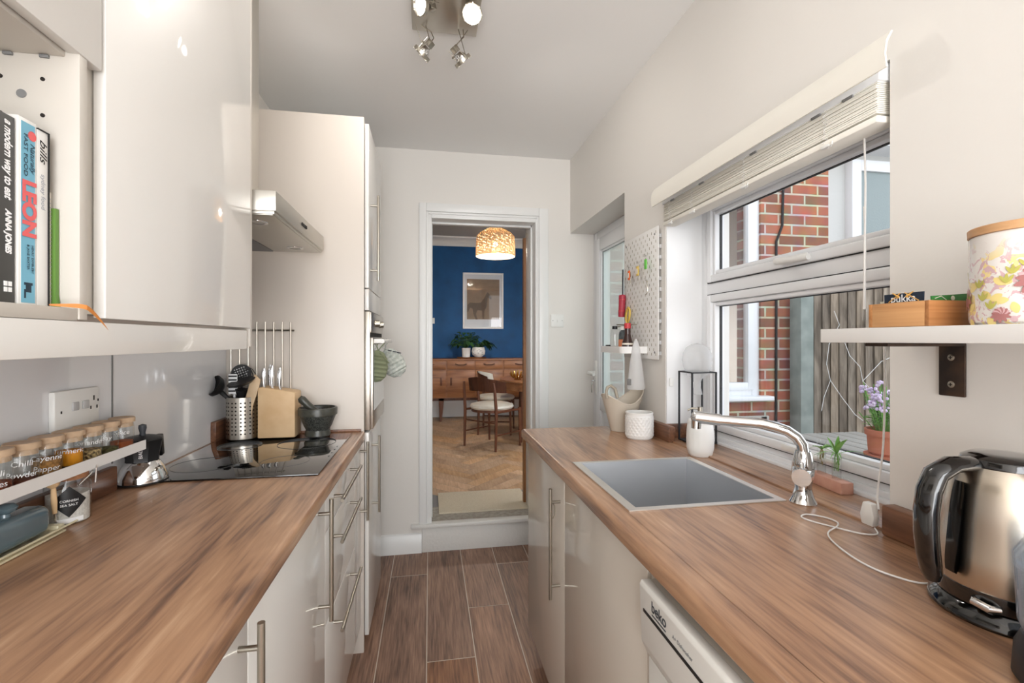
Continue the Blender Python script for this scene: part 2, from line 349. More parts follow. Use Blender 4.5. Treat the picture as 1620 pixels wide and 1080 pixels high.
def sbox(name, x0, x1, y0, y1, z0, z1, m, b=0): return struct(MB().box(x0, x1, y0, y1, z0, z1, b).build(name, m))
_tc = {}
def text(name, body, size, o, xd, yd, m, parent=None, ext=0.0004, shear=0, align='CENTER', fn=None, sx=1.0, bold=0, lift=0.0006):
    """lettering as a thin mesh: origin o, reading direction xd, letter-up yd; fn(u, v, w) may bend it instead"""
    c = bpy.data.curves.new('lettering', 'FONT'); c.body = body; c.size = size; c.align_x = align; c.align_y = 'CENTER'; c.shear = shear; c.offset = bold
    t = bpy.data.objects.new('lettering', c); COL.objects.link(t); dg = bpy.context.evaluated_depsgraph_get(); dg.update()
    me = bpy.data.meshes.new_from_object(t.evaluated_get(dg)); bpy.data.objects.remove(t); bpy.data.curves.remove(c)
    xd = V(*xd).normalized() if xd else V(1,0,0); yd = V(*yd).normalized() if yd else V(0,0,1); nd = xd.cross(yd); o = V(*(o or (0, 0, 0)))
    b = MB(); b.bm.from_mesh(me); bpy.data.meshes.remove(me)
    if fn: bmesh.ops.subdivide_edges(b.bm, edges=[e for e in b.bm.edges if e.calc_length() > size*.25], cuts=2)
    if ext: 
        r = bmesh.ops.extrude_face_region(b.bm, geom=b.bm.faces[:])
        for v in [g for g in r['geom'] if isinstance(g, bmesh.types.BMVert)]: v.co.z += ext
    for v in b.bm.verts:
        u, vv, w = v.co.x*sx, v.co.y, v.co.z+lift
        v.co = V(*fn(u, vv, w)) if fn else o+xd*u+yd*vv+nd*w
    return b.build(name, m, parent)
def copy_tree(o, parent=None, loc=None, label=None, group=None):
    c = o.copy(); COL.objects.link(c); c.parent = parent
    if loc: c.location = loc
    if label: c['label'] = label
    if group: c['group'] = group
    for ch in [q for q in bpy.data.objects if q.parent == o]: copy_tree(ch, c)
    return c
def smooth(pts, k=6):
    P = [V(*p) for p in pts]; P = [P[0]*2-P[1]]+P+[P[-1]*2-P[-2]]; out = []
    for i in range(1, len(P)-2):
        for j in range(k):
            t = j/k; p0, p1, p2, p3 = P[i-1:i+3]
            out.append(.5*((2*p1)+(p2-p0)*t+(2*p0-5*p1+4*p2-p3)*t*t+(3*p1-p0-3*p2+p3)*t**3))
    return out+[P[-2]]
def rot(c, ax, a): return Matrix.Translation(V(*c)) @ Matrix.Rotation(a, 4, ax) @ Matrix.Translation(-V(*c))
# ================================================================ THE SETTING
RX, LX, BY, H, W = 0.96, -0.853, 3.15, 2.64, 0.985
NY = -2.0                       # garden end of the kitchen, behind the camera
DF, DY, DH = 0.182, 7.5, 3.0    # dining room floor, far wall, ceiling
def walls(name, boxes, m):
    b = MB()
    for q in boxes: b.box(*q)
    return struct(b.build(name, m))
# kitchen floor: vinyl planks 0.211 wide with pale joints
def planks(name, mt, gap_m, x0, x1, w, rows, z, gap=0.0022):
    b = MB(); bm = b.bm; lay = bm.loops.layers.color.new('plank'); k = 0
    for (xa, ya, yb) in rows:
        f = bm.faces.new([bm.verts.new(V(*p)) for p in ((xa+gap, ya+gap, z), (xa+w-gap, ya+gap, z), (xa+w-gap, yb-gap, z), (xa+gap, yb-gap, z))])
        c = (random.random(), random.random(), random.random(), 1)
        for l in f.loops: l[lay] = c
    b.quad((x0, NY, z-.0008), (x1, NY, z-.0008), (x1, BY, z-.0008), (x0, BY, z-.0008), m=gap_m)
    return struct(b.build(name, mt))
rows = []; joints = {-1: [2.168, 1.0], 0: [3.9, 1.55], 1: [2.844, 1.65], 2: [3.6, 2.066, .9], 3: [3.3, 2.45, 1.2]}
for i in range(-5, 6):
    xa = -.225+i*.2115; js = joints.get(i+1 if -2 <= i <= 2 else 9, [2.9-.37*(i % 3), 1.7-.2*(i % 2)])
    ys = sorted([BY]+[j for j in js if j < BY]+[NY, -.2, -1.2])
    for a, b_ in zip(ys, ys[1:]): rows.append((xa, a, b_))
planks('floor', 'floor_plank', 'beige_plastic', LX-.3, 1.3, .2115, rows, 0.0)
struct(MB().quad((-1.3, NY-.2, -.004), (1.3, NY-.2, -.004), (1.3, BY+.1, -.004), (-1.3, BY+.1, -.004)).build('floor', 'yard'))
sbox('ceiling', LX-.1, 1.3, NY-.1, BY+.28, H, H+.12, 'ceiling_paint')
sbox('wall_left', LX-.12, LX, NY, BY, -.004, H, 'wall_paint')
# right wall: window opening y .845-1.808, z .985-2.0; door recess y 2.225-3.15 up to 2.13
WY0, WY1, WZ1, XO = .845, 1.808, 1.985, 1.25
walls('wall_right', [(RX, XO, NY, WY0, -.004, H), (RX, XO, WY0, WY1, -.004, .962), (RX, XO, WY0, WY1, WZ1, H), (RX, XO, WY1, 2.225, -.004, H), (RX, XO, 2.225, BY, 2.13, H)], 'wall_paint_warm')
# back wall of the kitchen = rear brick wall of the house; doorway and dining window cut out
DX0, DX1, DT = .012, .70, 2.175
walls('wall_back', [(LX-.12, DX0-.02, BY, BY+.28, -.004, 3.1), (DX1+.02, XO, BY, BY+.28, -.004, 3.1), (DX0-.02, DX1+.02, BY, BY+.28, DT+.07, 3.1), (DX0-.02, DX1+.02, BY, BY+.28, -.004, DF-.02)], 'wall_paint')
walls('wall_rear', [(XO, 1.35, BY, BY+.28, -.4, 4.6), (2.44, 3.02, BY, BY+.28, -.4, 4.6), (1.35, 2.44, BY, BY+.28, -.4, .945), (1.35, 2.44, BY, BY+.28, 2.62, 4.6), (LX-2, XO, BY, BY+.28, 3.1, 4.6)], 'brick')
# unseen end wall; its tall unglazed door opening is added to let light in
walls('wall_near', [(LX-.12, -.80, NY-.12, NY, -.004, H), (.90, 1.25, NY-.12, NY, -.004, H), (-.80, .90, NY-.12, NY, 2.45, H)], 'wall_paint')
dn = struct(MB().box(-.80, -.74, NY-.07, NY-.01, 0, 2.45).box(.84, .90, NY-.07, NY-.01, 0, 2.45).box(-.74, .84, NY-.07, NY-.01, 2.38, 2.45).box(.02, .08, NY-.07, NY-.01, 0, 2.38).box(-.74, .84, NY-.07, NY-.01, 0, .12).build('added_door_frame', 'upvc'))
# kitchen skirting on the back wall and painted step
sk = MB().prism([(BY-.018, 0), (BY-.018, .095), (BY-.010, .108), (BY-.008, .122), (BY, .127), (BY, 0)], 'X', -.55, -.052)
struct(sk.build('baseboard_back', 'trim_white'))
b = MB().box(-.050, DX1+.09, BY-.014, BY+.004, 0, DF-.022, .003)
struct(b.build('trim_1', 'old_trim'))
b = MB().box(-.122, DX1+.14, BY-.034, BY+.03, DF-.022, DF+.006, .008)
struct(b.build('trim_2', 'old_trim'))
# door lining, stops and architrave
b = MB()
b.box(-.069, -.022, BY-.022, BY+.002, DF, DT+.115, .004).box(.734, .80, BY-.022, BY+.002, DF, DT+.115, .004).box(-.022, .734, BY-.022, BY+.002, DT+.06, DT+.115, .004)
b.box(-.022, -.008, BY-.014, BY+.002, DF, DT+.06, .003).box(.722, .734, BY-.014, BY+.002, DF, DT+.06, .003).box(-.008, .722, BY-.014, BY+.002, DT+.045, DT+.06, .003)
struct(b.build('trim_3', 'trim_white'))
b = MB()
b.box(-.022, DX0, BY-.006, BY+.28, DF, DT+.045, .002).box(DX1+.012, DX1+.036, BY-.006, BY+.28, DF, DT+.045, .002).box(DX0, DX1+.012, BY-.006, BY+.14, DT+.02, DT+.069, .002).box(DX0, DX1+.012, BY+.14, BY+.28, DT+.047, DT+.069, .002)
b.box(DX0-.005, DX0+.006, BY+.11, BY+.16, DF, DT+.02).box(DX1, DX1+.015, BY+.10, BY+.28, DF, DT+.05, .002).box(DX0-.005, DX1+.01, BY+.10, BY+.141, DT+.008, DT+.05, .002)
struct(b.build('trim_4', 'trim_white'))
struct(MB().box(.682, .70, BY+.262, BY+.30, DF, DT-.03).build('trim_5', 'pine_strip'))
# threshold stone and dining room shell
struct(MB().box(-.03, .74, BY-.004, BY+.30, DF-.05, DF+.002).build('trim_6', 'stone'))
def herring(name, x0, x1, y0, y1, z, Lp=.60, wp=.12):
    b = MB(); bm = b.bm; lay = bm.loops.layers.color.new('plank'); g = .0012
    u = V(math.sin(math.radians(45)), math.cos(math.radians(45)), 0); v = V(-u.y, u.x, 0)
    u0 = V(u.x, u.y, 0)
    n = 46
    def add(o, a, c, la, lc):
        P = [o+a*g+c*g, o+a*(la-g)+c*g, o+a*(la-g)+c*(lc-g), o+a*g+c*(lc-g)]
        ctr = (P[0]+P[2])/2
        if not (x0 < ctr.x < x1-.1 and y0+.13 < ctr.y < y1+.1): return
        f = bm.faces.new([bm.verts.new(V(p.x, p.y, z)) for p in P]); q = (random.random(), random.random(), random.random(), 1)
        for l in f.loops: l[lay] = q
    k = int(round(Lp/wp))
    for i in range(-n, n):
        for j in range(-n//3, n//3):
            # herringbone lattice in (u, v): an L-pair repeats along (1,1)w and (L,-L)
            s = i*wp; o = V(.38, 4.4, 0)+u*(s+j*Lp)+v*(s-j*Lp)
            add(o, u, v, Lp, wp)
            add(o+u*(-0)+v*(wp), v, u*-1, Lp, -wp) if False else add(o+v*wp, v, u, Lp, wp)
    b.quad((x0, y0, z-.0015), (x1, y0, z-.0015), (x1, y1, z-.0015), (x0, y1, z-.0015), m='mid_grey')
    return struct(b.build(name, 'herringbone'))
herring('floor', -1.6, 3.1, BY+.28, DY, DF)
sbox('ceiling', -1.6, 3.1, BY+.28, DY, DH, DH+.1, 'dining_ceiling')
sbox('wall_dining_far', -1.6, 3.1, DY, DY+.1, DF-.1, DH, 'blue_wall')
sbox('wall_dining_left', -1.7, -1.6, BY+.28, DY, DF-.1, DH, 'dining_paint')
sbox('wall_dining_right', 3.02, 3.12, BY+.28, DY, DF-.1, DH, 'dining_paint')
sbox('baseboard_dining', -1.6, 3.02, DY-.02, DY, DF, DF+.33, 'trim_white', .004)
cv = [(DY-.17, DH), (DY-.16, DH-.02), (DY-.10, DH-.035), (DY-.05, DH-.075), (DY-.03, DH-.11), (DY-.02, DH-.125), (DY, DH-.125), (DY, DH)]
struct(MB().prism(cv, 'X', -1.6, 3.02).build('trim_7', 'trim_white'))
# dining room window (seen from outside through the kitchen window)
def frame(b, x0, x1, z0, z1, y0, y1, t, bev=.004):
    return b.box(x0, x0+t, y0, y1, z0, z1, bev).box(x1-t, x1, y0, y1, z0, z1, bev).box(x0+t, x1-t, y0, y1, z0, z0+t, bev).box(x0+t, x1-t, y0, y1, z1-t, z1, bev)
b = MB(); frame(b, 1.35, 2.44, .975, 2.62, BY+.02, BY+.08, .06); frame(b, 1.41, 2.39, 1.02, 2.57, BY, BY+.06, .055); b.box(1.87, 1.93, BY+.01, BY+.07, 1.05, 2.55)
w2 = struct(b.build('window_2', 'upvc'))
MB().box(1.46, 2.335, BY+.035, BY+.041, 1.07, 2.52).build('glass_pane', 'dark_room_glass' if False else 'pane', w2)
MB().box(1.30, 2.50, BY-.07, BY+.05, .945, .978, .006).build('window_sill', 'upvc', w2)
# ---------------------------------------------------------------- kitchen window
GX = 1.12
def fr(b, y0, y1, z0, z1, x0, x1, t, bev=.004, tb=None):
    tb = tb or t
    return b.box(x0, x1, y0, y0+t, z0, z1, bev).box(x0, x1, y1-t, y1, z0, z1, bev).box(x0, x1, y0+t, y1-t, z0, z0+tb, bev).box(x0, x1, y0+t, y1-t, z1-t, z1, bev)
b = MB(); fr(b, WY0-.02, WY1, .985, WZ1+.02, GX, GX+.075, .048)
b.box(GX, GX+.075, WY0, WY1-.04, 1.558, 1.63, .005)
b.box(GX+.001, GX+.06, WY1-.052, WY1-.0475, 1.035, 1.935, m='gasket')
w1 = struct(b.build('window_1', 'upvc'))
def sash(name, z0, z1, par):
    b = MB(); fr(b, WY0+.03, WY1-.054, z0, z1, GX-.012, GX+.045, .030, .006); fr(b, WY0+.06, WY1-.084, z0+.03, z1-.03, GX-.002, GX+.04, .016, .005)
    b.prism([(GX-.001, z1-.002), (GX-.001, z1+.003), (GX+.03, z1+.003), (GX+.03, z1-.002)], 'Y', WY0+.03, WY1-.054, m='gasket') if False else None
    s_ = b.build('sash', 'upvc', par)
    MB().box(GX+.02, GX+.028, WY0+.075, WY1-.099, z0+.045, z1-.045).build('glass_pane', 'pane', s_)
    g = MB(); fr(g, WY0+.074, WY1-.098, z0+.044, z1-.044, GX+.0185, GX+.0295, .004, 0); g.build('gasket', 'gasket', s_)
    return s_
s1 = sash('sash', 1.622, 1.935, w1); s2 = sash('sash', 1.035, 1.572, w1)
b = MB(); fr(b, WY0+.027, WY1-.051, 1.619, 1.938, GX-.0035, GX+.02, .004, 0); fr(b, WY0+.027, WY1-.051, 1.032, 1.575, GX-.0035, GX+.02, .004, 0); b.build('seal', 'gasket', w1)
# handles: one on the fanlight bottom rail, one on the lower rail
def whandle(y, z, par, flip=1):
    b = MB().box(GX-.022, GX-.011, y-.075, y+.03, z-.012, z+.012, .005)
    b.tube([(GX-.024, y+.01, z), (GX-.05, y+.01, z-.004), (GX-.055, y-.02*flip, z-.006), (GX-.05, y-.115*flip, z-.010)], [.011, .011, .011, .009], 10)
    b.ball((GX-.022, y+.02, z), .004, m='hole', seg=8)
    b.build('handle', 'white_plastic', par)
whandle(1.30, 1.640, s1); 
b = MB().tube([(GX-.02, 1.22, 1.052), (GX-.04, 1.22, 1.055), (GX-.046, 1.20, 1.057), (GX-.04, 1.09, 1.060)], [.010, .010, .009, .006], 10).box(GX-.02, GX-.011, 1.19, 1.33, 1.042, 1.062, .004); b.build('handle', 'white_plastic', s2)
# the outer sill nose of the frame
b = MB().box(GX-.03, GX+.01, WY0, WY1, .985, 1.0, .004).box(GX-.012, GX+.01, WY0, WY1, .998, 1.015, .003); b.build('frame_nose', 'upvc', w1)
# reveal boards
struct(MB().box(RX+.002, GX+.03, WY1-.006, WY1+.004, .99, WZ1+.0).build('trim_8', 'reveal_board'))
# wooden sill board, a continuation of the worktop into the reveal
sill = MB().box(RX-.012, GX-.028, WY0+.002, WY1-.008, W-.03, W+.006, .004).build('window_sill', 'walnut_top'); struct(sill)
# ---------------------------------------------------------------- back door in the recess
b = MB(); DXF = 1.13
fr(b, 2.225, BY, 0, 2.13, DXF, DXF+.07, .055, .005)
d1 = struct(b.build('door_1', 'upvc'))
b = MB(); fr(b, 2.29, BY-.055, .05, 2.075, DXF-.012, DXF+.05, .085, .006); b.box(DXF-.008, DXF+.045, 2.37, BY-.14, .92, 1.01, .006)
fr(b, 2.37, BY-.14, 1.0, 1.995, DXF-.004, DXF+.04, .018, .008); fr(b, 2.37, BY-.14, .13, .93, DXF-.004, DXF+.04, .018, .008)
leaf = b.build('door_leaf', 'upvc', d1)
MB().box(DXF+.012, DXF+.02, 2.385, BY-.155, 1.015, 1.98).build('glass_pane', 'door_obscure', leaf)
MB().box(DXF+.012, DXF+.02, 2.385, BY-.155, .145, .915).build('lower_panel', 'upvc', leaf)
g = MB(); fr(g, 2.385, BY-.155, 1.014, 1.981, DXF+.006, DXF+.0115, .004, 0); g.build('gasket', 'gasket', leaf)
b = MB().box(DXF-.022, DXF-.010, BY-.105, BY-.075, 1.02, 1.25, .004).tube([(DXF-.02, BY-.09, 1.17), (DXF-.065, BY-.09, 1.17), (DXF-.072, BY-.10, 1.168), (DXF-.070, BY-.20, 1.165)], [.011, .011, .012, .010], 10); b.build('door_handle', 'white_plastic', leaf)
# ================================================================ LEFT RUN
def bar_handle(parent, axis, x, a, b_, other, out, r=.006, nm='handle'):
    """steel bar handle on a face at x; axis 'Z' or 'Y'; runs a..b; other = fixed coordinate; out = standoff direction in x"""
    q = MB(); bx = x+out*.034
    P = (lambda t, xx: (xx, other, t)) if axis == 'Z' else (lambda t, xx: (xx, t, other))
    q.cyl(P(a, bx), P(b_, bx), r, n=14)
    d = (b_-a)*.12
    for t in (a+d, b_-d): q.cyl(P(t, x), P(t, bx), r*.8, n=10)
    return q.build(nm, 'nickel', parent)
FXL = -.302   # left door faces
def base_unit(label, y0, y1, group=None, side=-1, z0=.13, mt='gloss_white', face=FXL, name='base_cabinet'):
    t = thing(name, label, 'cabinet', (face if side < 0 else face, (y0+y1)/2, 0), group)
    if side < 0: MB().box(LX+.03, face-.02, y0+.001, y1-.001, z0, .943).box(LX+.05, face-.07, y0+.002, y1-.002, 0, z0, m='carcass_white').build('carcass', 'carcass_white', t)
    return t
dz0, dz1 = .13, .930
# two door cabinets at the near end
u = base_unit('white gloss base cabinet under the left worktop, its steel handle nearest the viewer', .30, .86)
d = MB().box(FXL-.018, FXL, .304, .857, dz0, dz1, .0025).build('door', 'gloss_white', u); bar_handle(d, 'Z', FXL, .60, .935, .818, 1)
u = base_unit('white gloss base cabinet with long vertical steel handle, left of the drawer unit', .86, 1.452)
d = MB().box(FXL-.018, FXL, .861, 1.45, dz0, dz1, .0025).build('door', 'gloss_white', u); bar_handle(d, 'Z', FXL, .615, .952, 1.368, 1)
u = base_unit('white gloss base cabinet behind the viewer end of the left worktop', -.30, .30)
d = MB().box(FXL-.018, FXL, -.296, .297, dz0, dz1, .0025).build('door', 'gloss_white', u); bar_handle(d, 'Z', FXL, .60, .935, -.24, 1)
u = base_unit('white gloss drawer unit of three drawers with horizontal steel handles below the hob', 1.452, 2.0, name='drawer_unit')
for za, zb, hz in ((.822, dz1, .893), (.548, .818, .765), (dz0, .544, .490)):
    d = MB().box(FXL-.018, FXL, 1.455, 1.997, za, zb, .0025).build('drawer', 'gloss_white', u); bar_handle(d, 'Y', FXL, 1.53, 1.94, hz, 1)
u = base_unit('narrow white gloss pull-out cabinet with vertical steel handle between drawers and tall oven housing', 2.0, 2.176)
d = MB().box(FXL-.018, FXL, 2.003, 2.172, dz0, dz1, .0025).build('door', 'gloss_white', u); bar_handle(d, 'Z', FXL, .60, .945, 2.145, 1)
# worktop with rounded front edge
def top_profile(xf, xb, s):
    r = .012; z0, z1 = W-.04, W; P = [(xb, z0), (xb, z1)]
    for k in range(6): a = PI/2*k/5; P.append((xf-s*r+s*r*math.sin(a), z1-r+r*math.cos(a)))
    for k in range(4): a = PI/2*k/3; P.append((xf-s*.006+s*.006*math.cos(a), z0+.006-.006*math.sin(a)))
    return P
wl = MB().prism([(x, z) for x, z in top_profile(-.283, LX+.002, 1)], 'Y', -.6, 2.177).build('worktop', 'walnut_top')
tag(wl, 'long walnut-effect worktop on the left side carrying the black hob', 'worktop')
t = thing('worktop_upstand', 'low walnut-effect upstand strip behind the butter dish on the left worktop', 'upstand', (LX+.012, .4, W))
MB().box(LX+.002, LX+.022, -.6, 1.437, W, W+.066, .003).build('strip', 'walnut_edge', t)
t = thing('worktop_upstand', 'short walnut-effect upstand piece in the corner behind the steel utensil holder', 'upstand', (-.8, 2.1, W))
MB().box(LX+.002, LX+.022, 2.03, 2.174, W, W+.082, .003).box(LX+.02, -.30, 2.163, 2.175, W, W+.012, .002).build('strip', 'walnut_edge', t)
# splashback panels on the left wall
sp1 = MB().box(LX+.0008, LX+.0024, -.6, 1.445, W+.002, 1.362).build('splashback_panel', 'splash_white')
tag(sp1, 'white glossy splashback panel behind the spice rack and sockets', 'splashback')
sp2 = MB().box(LX+.0008, LX+.002, 1.449, 2.176, W+.002, H-.3).build('splashback_panel', 'splash_white')
tag(sp2, 'white glossy splashback panel behind the hob and moka pot', 'splashback')
sj = MB().box(LX, LX+.004, 1.4445, 1.4495, W+.07, 1.362).build('joint_strip', 'grey_seal'); tag(sj, 'thin grey vertical joint strip between the two white splashback panels', 'trim')
# induction hob
t = thing('induction_hob', 'black glass induction hob set in the left worktop', 'hob', (-.58, 1.8, W))
MB().box(LX+.024, -.329, 1.488, 2.114, W+.0003, W+.006, .0015).build('glass_top', 'hob_glass', t)
g = MB()
for cx, cy, r in ((-.47, 1.66, .075), (-.47, 1.94, .105), (-.71, 1.66, .095), (-.71, 1.94, .075)):
    g.tube([(cx+r*math.cos(a*PI/32), cy+r*math.sin(a*PI/32), W+.0062) for a in range(64)], .0007, 6, closed=True)
for k in range(4):
    g.box(-.345, -.340, 1.70+.05*k, 1.712+.05*k, W+.006, W+.0064)
g.build('cooking_zone_marks', 'ring_print', t)
# tall oven housing
TX, TT = -.27, 2.383
t = thing('oven_housing', 'tall white gloss cabinet housing the built-in oven at the far left', 'cabinet', (-.55, 2.45, 0))
MB().box(LX+.002, -.289, 2.177, 2.195, 0, TT, .001).build('side_panel', 'panel_cream', t)
MB().box(LX+.01, -.292, 2.197, 2.70, .065, TT).box(LX+.02, -.35, 2.20, 2.70, 0, .065, m='carcass_white').box(LX+.01, -.292, 2.70, 2.718, 0.065, TT).build('carcass', 'carcass_white', t)
d = MB().box(-.288, TX, 2.197, 2.715, 1.625, TT-.02, .0025).build('door', 'gloss_white', t); bar_handle(d, 'Z', TX, 1.665, 2.06, 2.26, 1)
d = MB().box(-.288, TX, 2.197, 2.715, 1.525, 1.620, .0025).build('filler_panel', 'gloss_white', t)
d = MB().box(-.288, TX, 2.197, 2.715, .065, .975, .0025).build('door', 'gloss_white', t); bar_handle(d, 'Z', TX, .58, .94, 2.30, 1)
t = thing('built_in_oven', 'stainless steel built-in oven with two knobs in the tall white cabinet', 'oven', (-.27, 2.45, .98))
MB().box(-.291, TX+.004, 2.20, 2.712, .985, 1.52, .002).build('body', 'brushed', t)
MB().box(TX+.002, TX+.010, 2.202, 2.710, 1.425, 1.518, .002).build('control_panel', 'brushed', t)
MB().box(TX+.002, TX+.006, 2.205, 2.707, 1.405, 1.424).build('vent_gap', 'hole', t)
dd = MB().box(TX+.003, TX+.018, 2.202, 2.710, .99, 1.402, .003).build('door', 'brushed', t)
MB().box(TX+.0175, TX+.0195, 2.225, 2.69, 1.07, 1.37).build('window', 'dark_room_glass', dd)
q = MB().tube([(TX+.055, 2.235, 1.385), (TX+.055, 2.68, 1.385)], .010, 12)
for y in (2.25, 2.665): q.box(TX+.015, TX+.060, y-.012, y+.012, 1.375, 1.396, .003)
q.build('handle', 'white_ceramic', dd)
for y in (2.36, 2.55): MB().cyl((TX+.009, y, 1.47), (TX+.032, y, 1.47), .018, .015, n=20).build('knob', 'nickel', t)
MB().box(TX+.0095, TX+.0115, 2.43, 2.48, 1.46, 1.482).build('clock_display', 'hole', t)
# oven mitts hanging from the oven handle
def mitt(label, y, x, sc, mt, tilt, group=None):
    t = thing('oven_mitt', label, 'oven mitt', (x, y, 1.375))
    prof = [(0, 0), (.034, -.012), (.060, -.05), (.070, -.10), (.064, -.15), (.040, -.180), (0, -.192)]
    b = MB(); M = Matrix.Translation(V(x, y, 1.345)) @ Matrix.Rotation(tilt, 4, 'Y') @ Matrix.Scale(sc, 4)
    n = 24
    def f(u, v):
        k = v*(len(prof)-1); i = min(int(k), len(prof)-2); q = k-i
        r = prof[i][0]*(1-q)+prof[i+1][0]*q; z = prof[i][1]*(1-q)+prof[i+1][1]*q; a = 2*PI*u
        p = M @ V(r*math.cos(a), .42*r*math.sin(a)+.006*math.sin(9*z*30), z); return p
    b.grid(f, n, 24); b.build('glove', mt, t)
    lp = MB(); lp.tube([M @ V(0, 0, -.005), M @ V(-.012, 0, .02), V(x-.004, y, 1.372), V(-.215, y, 1.398), V(-.206, y, 1.385), V(-.212, y, 1.372), M @ V(.012, 0, .02), M @ V(0, 0, -.005)], .0028, 6); lp.build('hanging_loop', mt, t)
    e = MB(); e.tube([M @ V(.012+.058*i/12, -.012-.006*(i % 2), -.014-.052*(i/12)) for i in range(13)], .003, 6); e.build('stitched_edge', 'dark_grey' if mt == 'fabric_mitt' else mt, t)
mitt('olive green oven mitt hanging closest to the cream side panel on the oven handle', 2.27, -.236, .80, 'fabric_olive', .15)
mitt('pale grey striped oven mitt hanging out from the far end of the oven handle', 2.46, -.222, .82, 'fabric_mitt', -.5)
# ---------------------------------------------------------------- wall cabinets
CX, CB = -.50, 1.422
t = thing('wall_cabinet', 'white gloss wall cabinet with closed door above the spice rack', 'cabinet', (CX, 1.14, 1.37))
MB().box(LX+.002, CX-.02, .800, 1.442, 1.43, 2.42).build('carcass', 'carcass_white', t)
MB().box(CX-.018, CX, .836, 1.441, CB+.002, 2.43, .002).build('door', 'gloss_white', t)
MB().box(LX+.002, CX-.001, 1.441, 1.456, 1.372, 2.43, .001).build('end_panel', 'carcass_white', t)
t = thing('wall_cabinet', 'open white wall cabinet with cookbooks inside and a flap door above', 'cabinet', (CX, .5, 1.37))
b = MB().box(LX+.002, LX+.012, -.1, .783, 1.43, 2.42).box(LX+.01, CX-.002, .783, .799, 1.42, 2.42, .001).box(LX+.01, CX-.002, -.10, -.084, 1.42, 2.42).box(LX+.01, CX-.004, -.084, .783, 1.418, 1.436, .001).box(LX+.01, CX-.02, -.084, .783, 1.800, 1.818, .001).box(LX+.01, CX-.02, -.084, .783, 2.40, 2.42)
b.build('carcass', 'carcass_white', t)
MB().box(CX-.018, CX, -.10, .828, 1.806, 2.43, .002).build('flap_door', 'gloss_white', t)
h = MB()
for i in range(8): 
    for xx in (-.548, -.60) if i < 7 else ():
        z = 1.765-.052*i
        if xx == -.60 and i > 3: continue
        h.cyl((xx, .7835, z), (xx, .7815, z), .0028, n=12)
h.cyl((-.574, .7835, 1.742), (-.574, .781, 1.742), .006, n=14, m='mid_grey')
h.build('peg_holes', 'hole', t)
for xx in (-.545, -.59): MB().box(xx-.006, xx+.006, .779, .783, 1.795, 1.7995, .001).build('shelf_clip', 'mid_grey', t)
pb = MB().box(CX-.055, CX-.037, -.1, 1.441, 1.366, 1.4175, .001).box(CX-.002-.014, CX-.004, -.1, 1.425, 1.366, 1.4175, .001).build('cabinet_pelmet', 'gloss_white'); tag(pb, 'white pelmet board running under the wall cabinets', 'pelmet')
# books
def book(label, y, th, h, d, cov, page='paper', lean=0, x=-.530, z=1.436):
    t = thing('cookbook', label, 'book', (x-d/2, y+th/2, z))
    MB().box(x-d, x-.001, y+.0025, y+th-.0025, z+.003, z+h-.003).build('pages', page, t)
    c = MB().box(x-d, x-.002, y, y+.002, z, z+h).box(x-d, x-.002, y+th-.002, y+th, z, z+h).box(x-.003, x, y, y+th, z, z+h, .001); c.build('cover', cov, t); return t
def spine(t, s, size, y, z, m, ital=0, x=-.530, al='LEFT', sx=1.0, bold=0):
    text('spine_title', s, size, (x, y, z), (0, 0, -1), (0, 1, 0), m, t, ext=0.0002, shear=ital, align=al, sx=sx, bold=bold, lift=.0004)
bk = book('dark grey cookbook with white title lettering, leftmost in the open cabinet', .668, .047, .243, .19, 'book_grey', x=-.532)
bk2 = book('blue and white fast food cookbook with pink lettering on its spine', .7175, .029, .249, .19, 'book_white')
bk3 = book('white cookbook with thin black edge, third from left in the open cabinet', .7475, .0195, .244, .185, 'book_white')
bk4 = thing('notebook', 'slim pale notebook with a green cover edge leaning beside the cookbooks', 'notebook', (-.62, .774, 1.436))
MB().box(-.70, -.532, .768, .774, 1.437, 1.600).build('pages', 'paper', bk4)
q = MB()
for i in range(26): q.box(-.5325, -.5312, .7682, .7738, 1.44+.006*i, 1.4412+.006*i)
q.build('spiral_binding', 'light_grey', bk4)
bm_ = MB().prism([(-.70, 1.437), (-.524, 1.437), (-.5265, 1.455), (-.5265, 1.578), (-.70, 1.578)], 'Y', .7745, .7805).build('cover', 'green_card', bk4)
# ================================================================ spice rack
t = thing('spice_rack', 'white folded metal picture ledge on the left wall holding the spice jars', 'rack', (-.80, 1.1, 1.10))
prof = [(LX+.003, 1.150), (LX+.005, 1.150), (LX+.005, 1.097), (-.762, 1.097), (-.762, 1.120), (-.760, 1.120), (-.760, 1.095), (LX+.003, 1.095)]
MB().prism(prof, 'Y', .55, 1.432).build('ledge', 'powder_white', t)
def jar(label, y, fill, mt, rows_, r=.026, h=.075, group=None, cx=-.803, yaw=0, tall=0):
    z = 1.0972; t = thing('spice_jar', label, 'jar', (cx, y, z))
    MB().lathe([(r*.9, .0), (r, .004), (r, h-.006), (r-.002, h)], (cx, y, z), 28).lathe([(0, .0012), (r*.9, .0012)], (cx, y, z), 28).build('glass', 'jar_glass', t)
    MB().lathe([(0, .002), (r-.0022, .002), (r-.0022, fill-.003), (0, fill)], (cx, y, z), 24).build('spice', mt, t)
    MB().lathe([(0, h-.010), (r-.002, h-.010), (r-.002, h+.001), (r+.0025, h+.002), (r+.0025, h+.012), (r+.001, h+.014), (0, h+.014)], (cx, y, z), 28).build('wooden_lid', 'lid_wood', t)
    for k, (s, zz) in enumerate(rows_):
        a0 = math.atan2(-y, -cx)+yaw
        def f(u, v, w_, a0=a0, zz=zz): return (cx+(r+w_)*math.cos(a0+u/r), y+(r+w_)*math.sin(a0+u/r), z+zz+v)
        text('handwritten_label', s, .0155, None, None, None, 'chalk', t, fn=f, shear=.1, bold=-.0001, ext=.0002)
    return t
